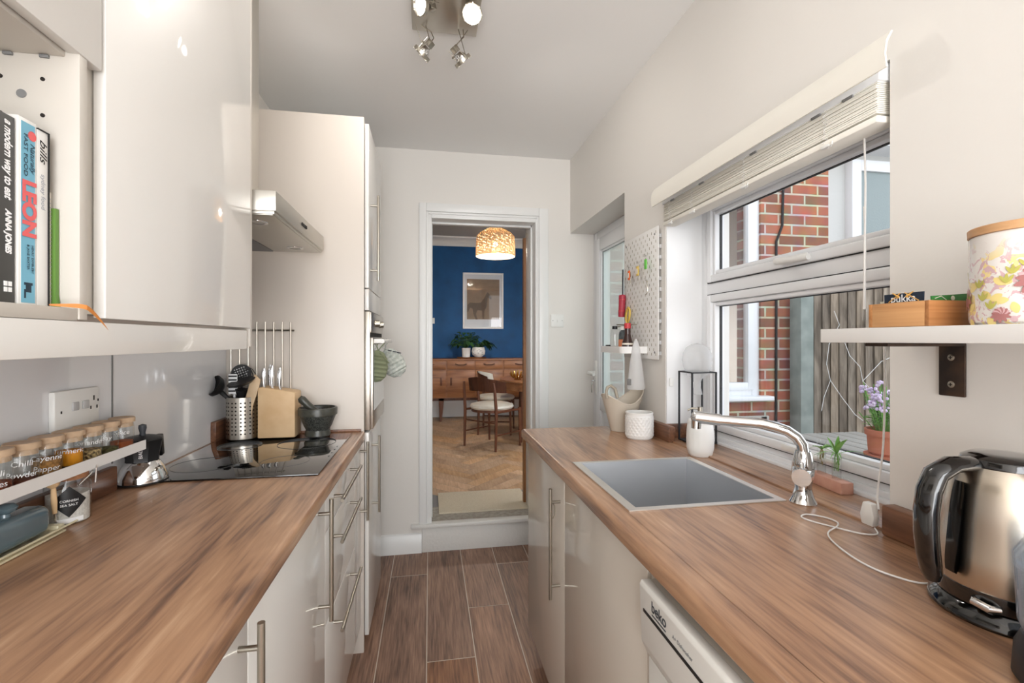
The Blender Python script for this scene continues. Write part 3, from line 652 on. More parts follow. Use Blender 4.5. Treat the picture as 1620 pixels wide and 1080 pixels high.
JL = [(1.033, .030, 'chilli', [('Chili', .046), ('Flakes', .026)], 'spice jar marked Chili Flakes, nearest the viewer on the white ledge'),
 (1.095, .020, 'powder_brown', [('Chilli', .050), ('Powder', .028)], 'spice jar marked Powder in white, low brown contents, second on the ledge'),
 (1.157, .046, 'cayenne', [('Cayenne', .046), ('Pepper', .024)], 'spice jar of tan powder marked Cayenne Pepper'),
 (1.219, .048, 'turmeric', [('Turmeric', .046)], 'spice jar half full of bright yellow turmeric powder'),
 (1.281, .036, 'peppercorns', [('Coriander', .052)], 'spice jar of mixed black and cream seeds'),
 (1.343, .026, 'herbs', [('Bay', .050)], 'spice jar with a little dried green herb, before the last jar on the ledge'),
 (1.405, .030, 'paprika', [('Spice', .052)], 'spice jar of orange-brown powder at the far end of the white ledge')]
for y, fl, mt_, rw, lab in JL: jar(lab, y, fl, mt_, rw)
# double socket on the wall
t = thing('wall_socket', 'white double electrical socket plate on the left wall above the spice jars', 'socket', (LX+.01, 1.33, 1.23))
MB().box(LX+.002, LX+.016, 1.229, 1.376, 1.178, 1.272, .004).build('plate', 'white_plastic', t)
q = MB()
for yy in (1.290, 1.324): q.box(LX+.016, LX+.020, yy-.010, yy+.010, 1.222, 1.242, .0015)
q.build('rocker_switches', 'light_grey', t)
q = MB()
for (yy, zz, hh) in ((1.355, 1.245, .006), (1.344, 1.222, .004), (1.366, 1.222, .004), (1.248, 1.223, .003), (1.370, 1.238, .003)): q.box(LX+.0155, LX+.0166, yy-.002, yy+.002, zz-hh, zz+hh)
q.build('socket_holes', 'hole', t)
# butter dish
t = thing('butter_dish', 'blue-grey glazed butter dish on a cream plate at the left worktop edge', 'butter dish', (-.79, 1.03, W))
MB().box(-.856+.03, -.758, .90, 1.145, W+.001, W+.006, .002).prism([(-.822, W+.004), (-.765, W+.004), (-.748, W+.016), (-.752, W+.018), (-.768, W+.007), (-.820, W+.007)], 'Y', .885, 1.165).box(-.815, -.770, 1.14, 1.16, W+.003, W+.015, .004).build('plate', 'cream_glaze', t)
q = MB(); q.box(-.826, -.770, .92, 1.128, W+.008, W+.068, .018, seg=5)
ld = q.build('lid', 'blue_glaze', t)
for f_ in ld.data.polygons: f_.use_smooth = True
MB().lathe([(.008, 0), (.007, .008), (.016, .014), (.018, .020), (.012, .026), (0, .028)], (-.797, 1.050, W+.066), 24).build('knob', 'blue_glaze', ld)
# salt jar with spoon
t = thing('salt_jar', 'clip-top glass salt jar with a black diamond label behind the butter dish', 'jar', (-.805, 1.212, W))
cx, cy, r = -.800, 1.212, .040
MB().lathe([(r*.92, 0), (r, .005), (r, .085), (r*.86, .096), (r*.86, .104)], (cx, cy, W), 32).lathe([(0, .001), (r*.92, .001)], (cx, cy, W), 32).build('glass', 'jar_glass', t)
MB().lathe([(0, .003), (r-.003, .003), (r-.003, .064), (0, .060)], (cx, cy, W), 28).build('salt', 'salt', t)
MB().lathe([(0, .096), (r*.84, .096), (r*.90, .100), (r*.90, .116), (0, .116)], (cx, cy, W), 28).build('cork_lid', 'cork', t)
MB().lathe([(0, .116), (r*.92, .116), (r*.92, .122), (r*.7, .126), (0, .126)], (cx, cy, W), 28).build('lid_top', 'black_plastic', t)
def bend(cx, cy, rr, a0, zc): return lambda u, v, w_: (cx+(rr+w_)*math.cos(a0+u/rr), cy+(rr+w_)*math.sin(a0+u/rr), zc+v)
def patch(fn, us, vs, m, parent, name, du=10, thick=0.0005, shape=None):
    b = MB()
    b.grid(lambda p, q: fn(us[0]+(us[1]-us[0])*p if not shape else shape(p, q)[0], vs[0]+(vs[1]-vs[0])*q if not shape else shape(p, q)[1], thick), du, du, smooth=True); return b.build(name, m, parent)
fb = bend(cx, cy, r, math.atan2(-cy, -cx)+.05, W+.052)
patch(fb, None, None, 'black_plastic', t, 'diamond_label', shape=lambda p, q: ((p-q)*.031, (p+q-1)*.034))
text('label_text', 'CORNISH', .007, None, None, None, 'chalk', t, fn=lambda u, v, w_: fb(u, v+.002, w_+.0006)); text('label_text', 'SEA SALT', .007, None, None, None, 'chalk', t, fn=lambda u, v, w_: fb(u, v-.007, w_+.0006))
patch(fb, (-.02, .025), (-.046, -.036), 'white', t, 'paper_label')
q = MB().tube([(cx+r*.88, cy-.022, W+.085), (cx+r*.98, cy+.006, W+.100), (cx+r*.92, cy+.028, W+.112)], .0018, 6).tube([(cx+r*.92, cy+.03, W+.118), (cx+r*1.1, cy+.02, W+.112), (cx+r*1.05, cy+.02, W+.078)], .0018, 6); q.build('wire_clip', 'chrome', t)
t = thing('salt_spoon', 'small wooden spoon standing against the salt jar', 'spoon', (-.790, 1.16, W))
MB().tube([(-.790, 1.160, W+.035), (-.790, 1.158, W+.06), (-.790, 1.156, W+.090), (-.790, 1.155, W+.096), (-.790, 1.154, W+.104)], [.004, .0055, .0045, .011, .013], 14).cyl((-.790, 1.162, W+.018), (-.790, 1.160, W+.036), .002, m='chrome').build('handle', 'beech', t)
# moka pot
t = thing('moka_pot', 'small moka pot with steel base and black octagonal top beside the hob', 'coffee maker', (-.79, 1.515, W))
cx, cy = -.806, 1.502
MB().lathe([(.058, .001), (.060, .003), (.059, .018), (.050, .040), (.040, .056), (.035, .060), (.0, .060)], (cx, cy, W+.006), 40).lathe([(0, 0), (.061, 0), (.061, .003), (.05, .003)], (cx, cy, W+.005), 40, m='black_plastic').build('boiler', 'chrome', t)
MB().lathe([(0, .058), (.041, .058), (.0405, .068), (.049, .112), (.051, .118), (.049, .121), (.03, .127), (0, .129)], (cx, cy, W+.006), 8).build('pot_top', 'black_plastic', t)
MB().cyl((cx+.052, cy-.018, W+.047), (cx+.060, cy-.022, W+.047), .005, n=12).build('safety_valve', 'nickel', t)
MB().lathe([(0, .126), (.008, .128), (.007, .136), (.010, .150), (.009, .158), (0, .161)], (cx, cy, W+.006), 16).build('knob', 'dark_grey', t)
MB().prism([(cy+.10, W+.060), (cy+.085, W+.055), (cy+.078, W+.105), (cy+.045, W+.110), (cy+.045, W+.124), (cy+.093, W+.122)], 'X', cx-.008, cx+.008, bev=.003).build('handle', 'black_plastic', t)
nn = V(math.cos(math.radians(-67.5)), math.sin(math.radians(-67.5)), 0)
text('maker_mark', 'BIALETTI', .0125, V(cx, cy, W+.099)+nn*.0434, nn*.238+V(0, 0, 1), nn.cross(V(0, 0, 1)), 'chalk', t, ext=.0003)
# spine lettering
spine(bk, 'a modern way to eat', .0165, .7045, 1.672, 'chalk', .35, x=-.532, bold=.0004, sx=.72)
spine(bk, 'ANNA JONES', .0115, .7045, 1.557, 'chalk', .2, x=-.532, bold=.0006, sx=.8)
MB().box(-.532, -.5315, .6985, .7035, 1.452, 1.458).box(-.532, -.5315, .705, .710, 1.452, 1.458).box(-.532, -.5315, .6985, .7035, 1.4595, 1.4655).box(-.532, -.5315, .705, .710, 1.4595, 1.4655).build('publisher_mark', 'chalk', bk)
MB().box(-.530, -.5297, .7215, .7435, 1.44, 1.680).build('spine_panel', 'book_blue', bk2)
spine(bk2, 'LEON', .029, .7325, 1.604, 'red_pink', x=-.5294, sx=1.02, bold=.0014)
spine(bk2, 'FAST FOOD', .0085, .7275, 1.665, 'navy_ink', x=-.5294, sx=1.25)
spine(bk2, 'Naturally', .0105, .7385, 1.655, 'navy_ink', .4, x=-.5294)
spine(bk2, 'HENRY DIMBLEBY', .0048, .7385, 1.518, 'navy_ink', x=-.5294); spine(bk2, '& JANE BAXTER', .0048, .7315, 1.518, 'navy_ink', x=-.5294)
MB().lathe([(0, 0), (.0065, 0), (.0065, .0004)], (0, 0, 0), 20, M=Matrix.Translation(V(-.5296, .7385, 1.665)) @ Matrix.Rotation(PI/2, 4, 'Y')).build('round_badge', 'red_pink', bk2)
MB().box(-.5297, -.5293, .7260, .7392, 1.4635, 1.467).box(-.5297, -.5293, .7285, .737, 1.454, 1.4635).box(-.5297, -.5293, .7260, .7285, 1.446, 1.458).build('publisher_mark', 'navy_ink', bk2)
spine(bk3, "bills", .017, .757, 1.668, 'ink_black', .4, x=-.530, sx=1.2)
spine(bk3, 'sydney food', .010, .757, 1.62, 'grey_ink', .1, x=-.530)
MB().box(-.716, -.5285, .7655, .7672, 1.436, 1.6805).box(-.716, -.5285, .7475, .7672, 1.6795, 1.681).build('black_edge', 'ink_black', bk3)
rb = MB(); rb.grid(lambda u, v: (-.512+.03*min(1, u*3), .742+.070*u, 1.4385-.050*max(0, u-.25)**1.4+(v-.5)*.007*math.sin(PI*min(1, .10+.88*u))), 20, 4)
rb = rb.build('bookmark_ribbon', 'orange_ribbon'); tag(rb, 'thin orange ribbon-like leaf drooping over the open cabinet edge', 'bookmark')
# ================================================================ ON AND ABOVE THE HOB
t = thing('utensil_holder', 'perforated stainless steel cylinder holding kitchen utensils behind the hob', 'utensil holder', (-.755, 2.095, W+.0065))
hx, hy, hz, hr, hh = -.757, 2.098, W+.0065, .0605, .168
MB().lathe([(0, .002), (hr-.001, .002), (hr-.001, 0), (hr, .001), (hr, hh-.001), (hr-.002, hh), (hr-.002, .004), (0, .004)], (hx, hy, hz), 40).build('cylinder', 'brushed', t)
q = MB()
for k in range(9):
    for g_ in range(5):
        for dd_ in (-.12, .12):
            a = math.atan2(-hy, -hx)+(g_-2)*.55+dd_
            n_ = V(math.cos(a), math.sin(a), 0); p = V(hx, hy, hz+.022+k*.0155)+n_*(hr-.0004)
            q.cyl(p, p+n_*.0008, .0035, n=9)
q.build('punched_holes', 'hole', t)
def put(name, label, cat): return thing(name, label, cat, (hx, hy, hz+.006))
base = V(hx, hy, hz+.008)
t = put('ladle', 'black plastic ladle leaning left in the steel utensil holder', 'ladle')
b = MB().tube([base+V(.02, 0, 0), V(hx-.035, hy-.02, hz+.15), V(hx-.066, hy-.042, hz+.192)], [.006, .007, .010], 8)
b.lathe([(.0, -.026), (.02, -.022), (.034, -.008), (.038, .010), (.035, .010), (.030, -.004), (0, -.020)], (0, 0, 0), 20, M=Matrix.Translation(V(hx-.085, hy-.05, hz+.215)) @ Matrix.Rotation(.9, 4, 'X') @ Matrix.Rotation(-.6, 4, 'Y') @ Matrix.Scale(1.15, 4)); b.build('scoop', 'black_plastic', t)
t = put('serving_spoon', 'large black serving spoon facing forwards in the utensil holder', 'spoon')
b = MB().tube([base, V(hx+.0, hy-.02, hz+.15), V(hx+.006, hy-.03, hz+.20)], [.006, .009, .024], 10)
b.lathe([(0, -.012), (.030, -.006), (.044, .006), (.040, .008), (0, -.004)], (0, 0, 0), 24, M=Matrix.Translation(V(hx+.012, hy-.045, hz+.228)) @ Matrix.Rotation(.35, 4, 'X') @ Matrix.Rotation(-.25, 4, 'Y'), sx=1.25); b.build('spoon_head', 'black_plastic', t)
t = put('slotted_turner', 'black slotted turner at the back of the utensil holder', 'turner')
b = MB(); b.tube([base+V(-.01, .02, 0), V(hx-.012, hy+.02, hz+.22)], .005, 8)
M_ = Matrix.Translation(V(hx-.014, hy+.02, hz+.262)) @ Matrix.Rotation(-.35, 4, 'Y')
b.prism([(.04*math.cos(a*PI/10), .036*math.sin(a*PI/10)) for a in range(20)], 'Y', -.002, .002, M=M_); b.build('blade', 'black_plastic', t)
q = MB()
for i in range(-3, 4):
    for j in range(-2, 3):
        if i*i/10+j*j/7 < 1: q.cyl(M_ @ V(i*.0095, -.0022, j*.010), M_ @ V(i*.0095, -.003, j*.010), .0028, n=8)
q.build('slots', 'light_grey', t)
t = put('patterned_spatula', 'black and white striped spatula upright in the utensil holder', 'spatula')
b = MB(); b.tube([base+V(-.02, 0, 0), V(hx-.026, hy-.02, hz+.19)], .0045, 8); b.box(hx-.045, hx-.012, hy-.028, hy-.022, hz+.18, hz+.262, .003).build('blade', 'white', t)
q = MB()
for i in range(5): q.box(hx-.044, hx-.013, hy-.0288, hy-.0275, hz+.190+i*.015, hz+.196+i*.015)
q.build('black_stripes', 'ink_black', t)
t = put('wooden_spatula', 'pale wooden spatula with slanted top on the right of the utensil holder', 'spatula')
MB().prism([(-.010, 0), (.010, 0), (.014, .14), (.024, .17), (.036, .235), (.012, .258), (-.006, .215), (-.014, .17)], 'Y', hy-.040, hy-.033, M=Matrix.Translation(V(hx+.026, 0, hz+.005)) @ Matrix.Rotation(.08, 4, 'Y'), bev=.002).build('blade', 'pale_wood', t)
t = put('balloon_whisk', 'dark wire balloon whisk standing behind the wooden spatula', 'whisk')
b = MB()
for k in range(5):
    a = k*PI/5; pts = []
    for i in range(17):
        u = PI*i/16; rr = .036*math.sin(u)**.8 if 0 < i < 16 else 0
        sgn = 1; pts.append(V(hx+.012+.036*math.cos(u)*-1*math.cos(a)*1.0, hy+.024+.036*math.cos(u)*math.sin(a)*-1, hz+.20+.085*math.sin(u)))
    b.tube(pts, .0011, 6)
b.cyl(base+V(.01, .02, 0), V(hx+.012, hy+.024, hz+.20), .006, n=10); b.build('wires', 'black_metal', t)
# knife block
t = thing('knife_block', 'beech knife block with steel handled knives behind the hob', 'knife block', (-.62, 2.11, W+.0065))
bx0, bx1, by0, by1, bz = -.688, -.545, 2.055, 2.150, W+.0065
prof = [(bx0, bz), (bx0, bz+.205), (bx0+.015, bz+.208), (bx1, bz+.185), (bx1, bz)]
MB().prism(prof, 'Y', by0, by1, bev=.005).build('block', 'beech', t)
for i, (dx, dy, hl, wd) in enumerate(((.022, .015, .085, .009), (.038, .040, .10, .008), (.052, .018, .10, .010), (.082, .018, .085, .010), (.072, .052, .09, .008))):
    k = thing('kitchen_knife', ['kitchen knife, leftmost steel handle in the block', 'kitchen knife with steel handle behind the leftmost one', 'kitchen knife, tall steel handle second from left at the front', 'kitchen knife, rightmost steel handle in the block front', 'kitchen knife at the back right of the block'][i], 'knife', (bx0+dx, by0+dy, bz+.2))
    z0 = bz+.2025-dx*.12
    MB().tube([(bx0+dx, by0+dy, z0-.004), (bx0+dx-.001, by0+dy, z0+.006), (bx0+dx-.004, by0+dy, z0+hl*.4), (bx0+dx-.003, by0+dy, z0+hl*.8), (bx0+dx-.001, by0+dy, z0+hl)], [wd*.45, wd*.6, wd*.75, wd*.95, wd*.6], 12).build('handle', 'chrome', k)
# mortar and pestle
t = thing('mortar', 'dark granite mortar at the far right of the hob', 'mortar', (-.465, 2.09, W+.0065))
mx, my, mz = -.462, 2.085, W+.0065
MB().lathe([(0, 0), (.048, 0), (.050, .010), (.046, .026), (.056, .045), (.071, .085), (.075, .108), (.073, .115), (.066, .115), (.060, .090), (.035, .045), (0, .038)], (mx, my, mz), 44).build('bowl', 'granite', t)
q = MB(); q.lathe([(.0715, .086), (.0765, .088), (.0775, .112), (.0755, .118), (.069, .118)], (mx, my, mz), 44).lathe([(.0475, .018), (.0515, .004), (.048, .024)], (mx, my, mz), 40); q.build('polished_rim', 'granite_smooth', t)
t = thing('pestle', 'grey-green stone pestle leaning left in the granite mortar', 'pestle', (-.47, 2.08, W+.05))
MB().tube([(mx+.02, my, mz+.055), (mx+.005, my-.01, mz+.085), (mx-.04, my-.02, mz+.135), (mx-.058, my-.024, mz+.155), (mx-.066, my-.026, mz+.163)], [.020, .017, .015, .017, .010], 16).build('stone', 'granite_smooth', t)
# steel rod wall rack on the side panel
t = thing('wall_rack', 'wall rack of thin vertical steel rods on the cream side panel behind the hob', 'rack', (-.7, 2.16, 1.3))
q = MB(); 
for i in range(8): xx = -.588-.0335*i; q.cyl((xx, 2.150, 1.12), (xx, 2.150, 1.468), .0033, n=8)
q.build('rods', 'brushed', t)
q = MB().cyl((-.575, 2.158, 1.432), (-.845, 2.158, 1.432), .004, n=8).cyl((-.575, 2.158, 1.15), (-.845, 2.158, 1.15), .004, n=8)
for xx in (-.583, -.83): q.cyl((xx, 2.157, 1.432), (xx, 2.1768, 1.432), .005, n=8).cyl((xx, 2.157, 1.15), (xx, 2.1768, 1.15), .005, n=8)
q.build('cross_bars', 'nickel', t)
# cooker hood
t = thing('cooker_hood', 'stainless steel cooker hood with chimney above the hob', 'cooker hood', (-.65, 1.8, 1.77))
MB().box(LX+.002, -.617, 1.655, 1.86, 1.83, H-.002, .001).build('chimney', 'hood_steel', t)
b = MB().box(LX+.002, -.448, 1.490, 2.124, 1.772, 1.832, .002).box(LX+.008, -.454, 1.496, 2.118, 1.764, 1.773, .001); b.build('canopy', 'hood_steel', t)
b = MB().box(-.64, -.460, 1.502, 2.112, 1.7615, 1.7645, .001, m='hood_steel'); b.build('underside_panel', 'hood_steel', t)
b = MB().box(LX+.01, -.645, 1.502, 1.80, 1.7605, 1.764).box(LX+.01, -.645, 1.806, 2.112, 1.7605, 1.764); b.build('grease_filter', 'mid_grey', t)
MB().box(-.715, -.665, 1.74, 1.86, 1.757, 1.7610, .001).build('filter_catch', 'hood_steel', t)
for y in (1.60, 2.02):
    l = MB().lathe([(.020, -.001), (.030, -.001), (.031, .001), (.031, .003)], (-.535, y, 1.7605), 32).build('lamp_ring', 'chrome', t)
    MB().lathe([(0, .001), (.021, .001), (.021, .002)], (-.535, y, 1.760), 28).build('lamp_lens', 'hood_lamp', l)
q = MB()
for i in range(4): q.cyl((-.448, 1.778+.018*i, 1.803), (-.4445, 1.778+.018*i, 1.803), .006, n=14)
q.build('push_buttons', 'ink_black', t)
# ================================================================ RIGHT RUN
FXR = .440
# worktop: a rounded front strip and a slab with the sink cut out, one piece
SX0, SX1, SY0, SY1 = .464, .885, 1.048, 1.498
b = MB(); YE = 2.112
b.prism(top_profile(.412, .460, -1), 'Y', -.6, YE)
for q_ in ((.459, .478, -.6, YE), (.478, .872, -.6, SY0+.014), (.478, .872, SY1-.014, YE), (.872, RX-.002, -.6, YE)): b.box(q_[0], q_[1], q_[2], q_[3], W-.04, W)
wr = b.build('worktop', 'walnut_top'); tag(wr, 'walnut-effect worktop on the right side with the inset sink', 'worktop')
t = thing('worktop_upstand', 'walnut-effect upstand behind the kettle on the right worktop', 'upstand', (RX-.015, .3, W))
MB().box(RX-.035, RX-.001, -.6, .835, W, W+.064, .006).build('strip', 'walnut_edge', t)
t = thing('worktop_upstand', 'short upstand piece behind the white textured pot, below the pegboard', 'upstand', (RX-.015, 1.9, W))
MB().box(RX-.030, RX-.001, 1.728, 2.112, W, W+.062, .004).box(RX-.002, 1.10, 1.778, 1.802, W+.001, W+.062, .003).build('strip', 'walnut_edge', t)
# sink
t = thing('kitchen_sink', 'square inset stainless steel sink in the right worktop', 'sink', (.67, 1.27, W))
b = MB(); z = W+.0004
for q_ in ((SX0, SX0+.024, SY0, SY1), (SX1-.020, SX1, SY0, SY1), (SX0+.024, SX1-.020, SY0, SY0+.018), (SX0+.024, SX1-.020, SY1-.014, SY1)): b.box(*q_, z, z+.0025)
b.build('rim', 'sink_rim', t)
b = MB(); x0, x1, y0, y1, zb = SX0+.024, SX1-.020, SY0+.018, SY1-.014, W-.20
b.quad((x0, y0, z), (x0, y1, z), (x0+.006, y1-.006, zb), (x0+.006, y0+.006, zb)); b.quad((x1, y1, z), (x1, y0, z), (x1-.006, y0+.006, zb), (x1-.006, y1-.006, zb))
b.quad((x0, y1, z), (x1, y1, z), (x1-.006, y1-.006, zb), (x0+.006, y1-.006, zb)); b.quad((x1, y0, z), (x0, y0, z), (x0+.006, y0+.006, zb), (x1-.006, y0+.006, zb))
b.quad((x0+.006, y0+.006, zb), (x0+.006, y1-.006, zb), (x1-.006, y1-.006, zb), (x1-.006, y0+.006, zb)); b.build('basin', 'sink_steel', t)
MB().lathe([(0, .004), (.03, .003), (.042, .004), (.044, .001)], (.68, 1.27, zb), 30).build('drain', 'chrome', t)
# sink cabinet with one door in view
t = thing('base_cabinet', 'glossy shade-toned sink cabinet under the right worktop with one long vertical handle', 'cabinet', (FXR, 1.5, 0))
MB().box(FXR+.02, .90, 1.52, 2.095, .10, .78).box(FXR+.02, .90, .905, 1.518, .10, .78).box(FXR+.06, .88, .90, 2.08, 0, .10).box(FXR+.02, FXR+.04, .905, 2.095, .78, .944).box(FXR+.02, .90, 2.08, 2.095, .1, .944).build('carcass', 'carcass_white', t)
d = MB().box(FXR, FXR+.018, 1.512, 2.094, .10, .936, .002).build('door', 'gloss_shaded', t)
bar_handle(d, 'Z', FXR, .505, .882, 1.562, -1)
hk = MB().tube([(FXR-.028, 1.562, .836), (FXR-.022, 1.553, .826), (FXR-.022, 1.548, .80), (FXR-.030, 1.545, .788), (FXR-.036, 1.548, .80)], .0022, 8).build('over_handle_hook', 'nickel', d)
MB().box(FXR, FXR+.018, .905, 1.508, .10, .936, .002).build('door', 'gloss_shaded', t)
ep = MB().box(FXR+.008, .93, .886, .904, .0, .943, .001).build('end_panel', 'gloss_shaded', t)
# dishwasher
t = thing('dishwasher', 'white freestanding dishwasher under the near end of the right worktop', 'dishwasher', (.42, .57, 0))
DWX = .408
MB().box(DWX+.03, .95, .275, .872, .02, .905, .004).build('body', 'appliance_white', t)
MB().box(DWX+.012, .95, .272, .875, .897, .917, .004).build('top_cover', 'appliance_top', t)
cpn = MB().prism([(DWX+.022, .918), (DWX+.004, .918), (DWX, .910), (DWX+.004, .800), (DWX+.016, .772), (DWX+.03, .772)], 'Y', .274, .874, bev=.002).build('control_panel', 'appliance_white', t)
MB().box(DWX+.018, DWX+.032, .276, .872, .10, .768, .004).build('door', 'appliance_white', t)
MB().prism([(DWX+.0008, .858), (DWX+.0016, .8445), (DWX+.006, .8445), (DWX+.006, .858)], 'Y', .64, .862).build('display_strip', 'black_plastic', cpn) if False else MB().box(DWX+.0003, DWX+.006, .655, .858, .864, .870).build('display_strip', 'black_plastic', cpn)
MB().box(DWX+.010, DWX+.017, .64, .868, .775, .853, .004).build('handle_recess', 'appliance_white', cpn) if False else None
text('brand_mark', 'beko', .028, (DWX+.0008, .795, .892), (0, -1, 0), (0, 0, 1), 'dark_grey', cpn, bold=.0004)
MB().box(DWX+.0002, DWX+.002, .770, .822, .876, .878).build('brand_underline', 'dark_grey', cpn)
text('panel_text', 'A+ Dishwasher', .010, (DWX+.0012, .715, .884), (0, -1, 0), (0, 0, 1), 'mid_grey', cpn)
text('panel_text', 'Start/Pause', .009, (DWX+.0012, .60, .884), (0, -1, 0), (0, 0, 1), 'mid_grey', cpn)
q = MB()
for i in range(6): q.cyl((DWX+.004, .60-.045*i, .862), (DWX-.001, .60-.045*i, .862), .006, n=14)
q.build('programme_buttons', 'light_grey', cpn)
t = MB().box(DWX+.045, .90, .29, .855, .9175, .942, .006).build('folded_mat', 'black_plastic'); tag(t, 'dark woven mat folded in the gap on top of the white dishwasher', 'mat')
# tap
t = thing('kitchen_tap', 'chrome kitchen tap with pull-out spout behind the sink', 'tap', (.915, 1.03, W))
tx, ty = .915, 1.03
MB().lathe([(0, 0), (.030, 0), (.031, .004), (.024, .018), (.019, .040), (.021, .055), (.025, .075), (.024, .10), (.020, .122), (.017, .130), (0, .130)], (tx, ty, W), 36).build('body', 'chrome', t)
sd = V(.708-.90, 1.176-1.04, 0).normalized()
P0 = V(tx, ty, W+.125)
pts = [P0, P0+V(0, 0, .02)+sd*.002, P0+V(0, 0, .038)+sd*.014, P0+V(0, 0, .052)+sd*.034, P0+V(0, 0, .060)+sd*.06, P0+V(0, 0, .066)+sd*.09, V(.760, 1.139, W+.193)]
MB().tube(pts, [.0135, .0135, .0135, .0135, .0135, .0135, .0135], 20).build('spout', 'chrome', t)
e0 = V(.760, 1.139, W+.193); e1 = V(.715, 1.171, W+.1965)
b = MB().cyl(e0-sd*.002, e1, .0155, .0165, n=24).cyl(e1-V(0, 0, .0)+sd*.003, e1+V(0, 0, -.030)+sd*.004, .0135, .0125, n=24); b.ball(e1+sd*.002, .0162, seg=20); b.build('spray_head', 'chrome', t)
ch = V(-.72, -.69, 0).normalized(); c0 = V(tx, ty, W+.072)+ch*.012
b = MB().cyl(c0, c0+ch*.030, .023, .021, n=32); b.build('handle_hub', 'chrome', t)
MB().lathe([(0, 0), (.0165, 0), (.0165, .0006)], (0, 0, 0), 28, M=Matrix.Translation(c0+ch*.0302) @ ch.to_track_quat('Z', 'Y').to_matrix().to_4x4()).build('hub_cap', 'cork', t) if False else None
MB().tube([c0+ch*.018+V(0, 0, .018), c0+V(0, 0, .034)+ch*.004, c0+V(0, 0, .05)-ch*.018, c0+V(0, 0, .056)-ch*.05], [.006, .006, .005, .004], 10).build('lever', 'chrome', t)
# soap dispenser
t = thing('soap_dispenser', 'white soap dispenser with a small metal pump beside the sink', 'soap dispenser', (.94, 1.515, W))
sx_, sy_ = .938, 1.520
MB().lathe([(0, 0), (.034, 0), (.040, .006), (.0455, .030), (.0465, .060), (.0450, .090), (.0425, .110), (.040, .1135), (0, .1135)], (sx_, sy_, W), 40).build('bottle', 'white_ceramic', t)
MB().lathe([(.0415, .112), (.0425, .1125), (.0418, .123), (.039, .126), (0, .126)], (sx_, sy_, W), 40).build('lid', 'white_ceramic', t)
b = MB().cyl((sx_, sy_, W+.125), (sx_, sy_, W+.155), .004, n=12).cyl((sx_, sy_, W+.150), (sx_, sy_, W+.170), .009, n=16).tube([(sx_, sy_, W+.164), (sx_-.025, sy_+.012, W+.164), (sx_-.038, sy_+.018, W+.156)], .0035, 8); b.build('pump', 'nickel', t)
# textured white pot
t = thing('plant_pot', 'white pot with diamond quilted texture on the right worktop', 'pot', (.862, 1.83, W))
px_, py_, pr, ph = .858, 1.838, .0565, .108
def potf(u, v):
    a = 2*PI*u; z = .006+v*(ph-.012); k = 11
    q1 = (u*k*2+v*4.4) % 1; q2 = (u*k*2-v*4.4) % 1; d = min(abs(q1-.5), abs(q2-.5)); band = 1 if .06 < v < .90 else 0
    r = pr-.0012+band*.0034*(min(1, max(0, (.5-max(abs(q1-.5), abs(q2-.5)))*2))**.6)
    return (px_+r*math.cos(a), py_+r*math.sin(a), W+z)
MB().grid(potf, 132, 44).lathe([(0, 0), (pr-.006, 0), (pr-.001, .007)], (px_, py_, W), 48).lathe([(pr-.001, ph-.007), (pr, ph-.002), (pr-.002, ph), (pr-.006, ph), (pr-.006, .01), (0, .01)], (px_, py_, W), 48).build('pot', 'white_ceramic', t)
# beige tub with scooped rim and handle
t = thing('compost_caddy', 'beige plastic tub with scooped rim and arched handle at the worktop end', 'tub', (.87, 1.995, W))
cx, cy = .850, 2.000
def tub(u, v, off=0):
    a = 2*PI*u; top = .150+.028*math.cos(2*(a-math.radians(10)))+.012*math.cos(a)
    z = v*top; k = z/.17; rx = .050+.045*k-off; ry = .045+.040*k-off; return (cx+rx*math.cos(a), cy+ry*math.sin(a), W+.001+z)
MB().grid(lambda u, v: tub(u, v), 48, 12).grid(lambda u, v: tub(u, 1-v, .003), 48, 12).lathe([(0, 0), (.0495, .0005)], (cx, cy, W+.0005), 40, sy=.9).build('bucket', 'beige_plastic', t)
b = MB().tube([tub(i/48, 1, .0015) for i in range(48)], .0032, 8, closed=True); b.build('rim', 'beige_plastic', t)
b = MB(); lx_ = cx-.090
b.tube([(cx-.082, cy-.034, W+.150), (cx-.088, cy-.036, W+.178), (cx-.080, cy-.032, W+.198), (cx-.062, cy-.026, W+.204), (cx-.044, cy-.03, W+.190), (cx-.036, cy-.036, W+.150)], [.007]*6, 10); b.build('handle', 'beige_dark', t)
# kettle
t = thing('kettle', 'brushed steel cordless kettle with black handle on the near right worktop', 'kettle', (.84, .57, W))
kx, ky, kz = .846, .565, W
MB().lathe([(0, 0), (.086, 0), (.089, .004), (.087, .014), (.078, .022), (0, .022)], (kx, ky, kz), 56).build('base', 'black_gloss', t)
MB().lathe([(.0785, .024), (.0795, .026), (.078, .046), (.0765, .047)], (kx, ky, kz), 56).build('lower_band', 'black_gloss', t)
MB().lathe([(.0768, .046), (.0775, .049), (.0755, .090), (.071, .140), (.0655, .185), (.060, .206), (.0515, .219)], (kx, ky, kz), 64).build('body', 'kettle_steel', t)
MB().lathe([(.0525, .2185), (.0525, .222), (.050, .229), (.040, .2345), (.022, .236), (0, .2352)], (kx, ky, kz), 48).build('lid', 'black_gloss', t)
hd = V(-.98, .20, 0).normalized(); hn = V(-hd.y, hd.x, 0)
def kp(r, z): return V(kx, ky, kz+z)+hd*r
b = MB()
hp = [(.030, .214), (.052, .221), (.080, .219), (.102, .205), (.112, .180), (.116, .150), (.116, .115), (.113, .085), (.109, .060), (.107, .048)]
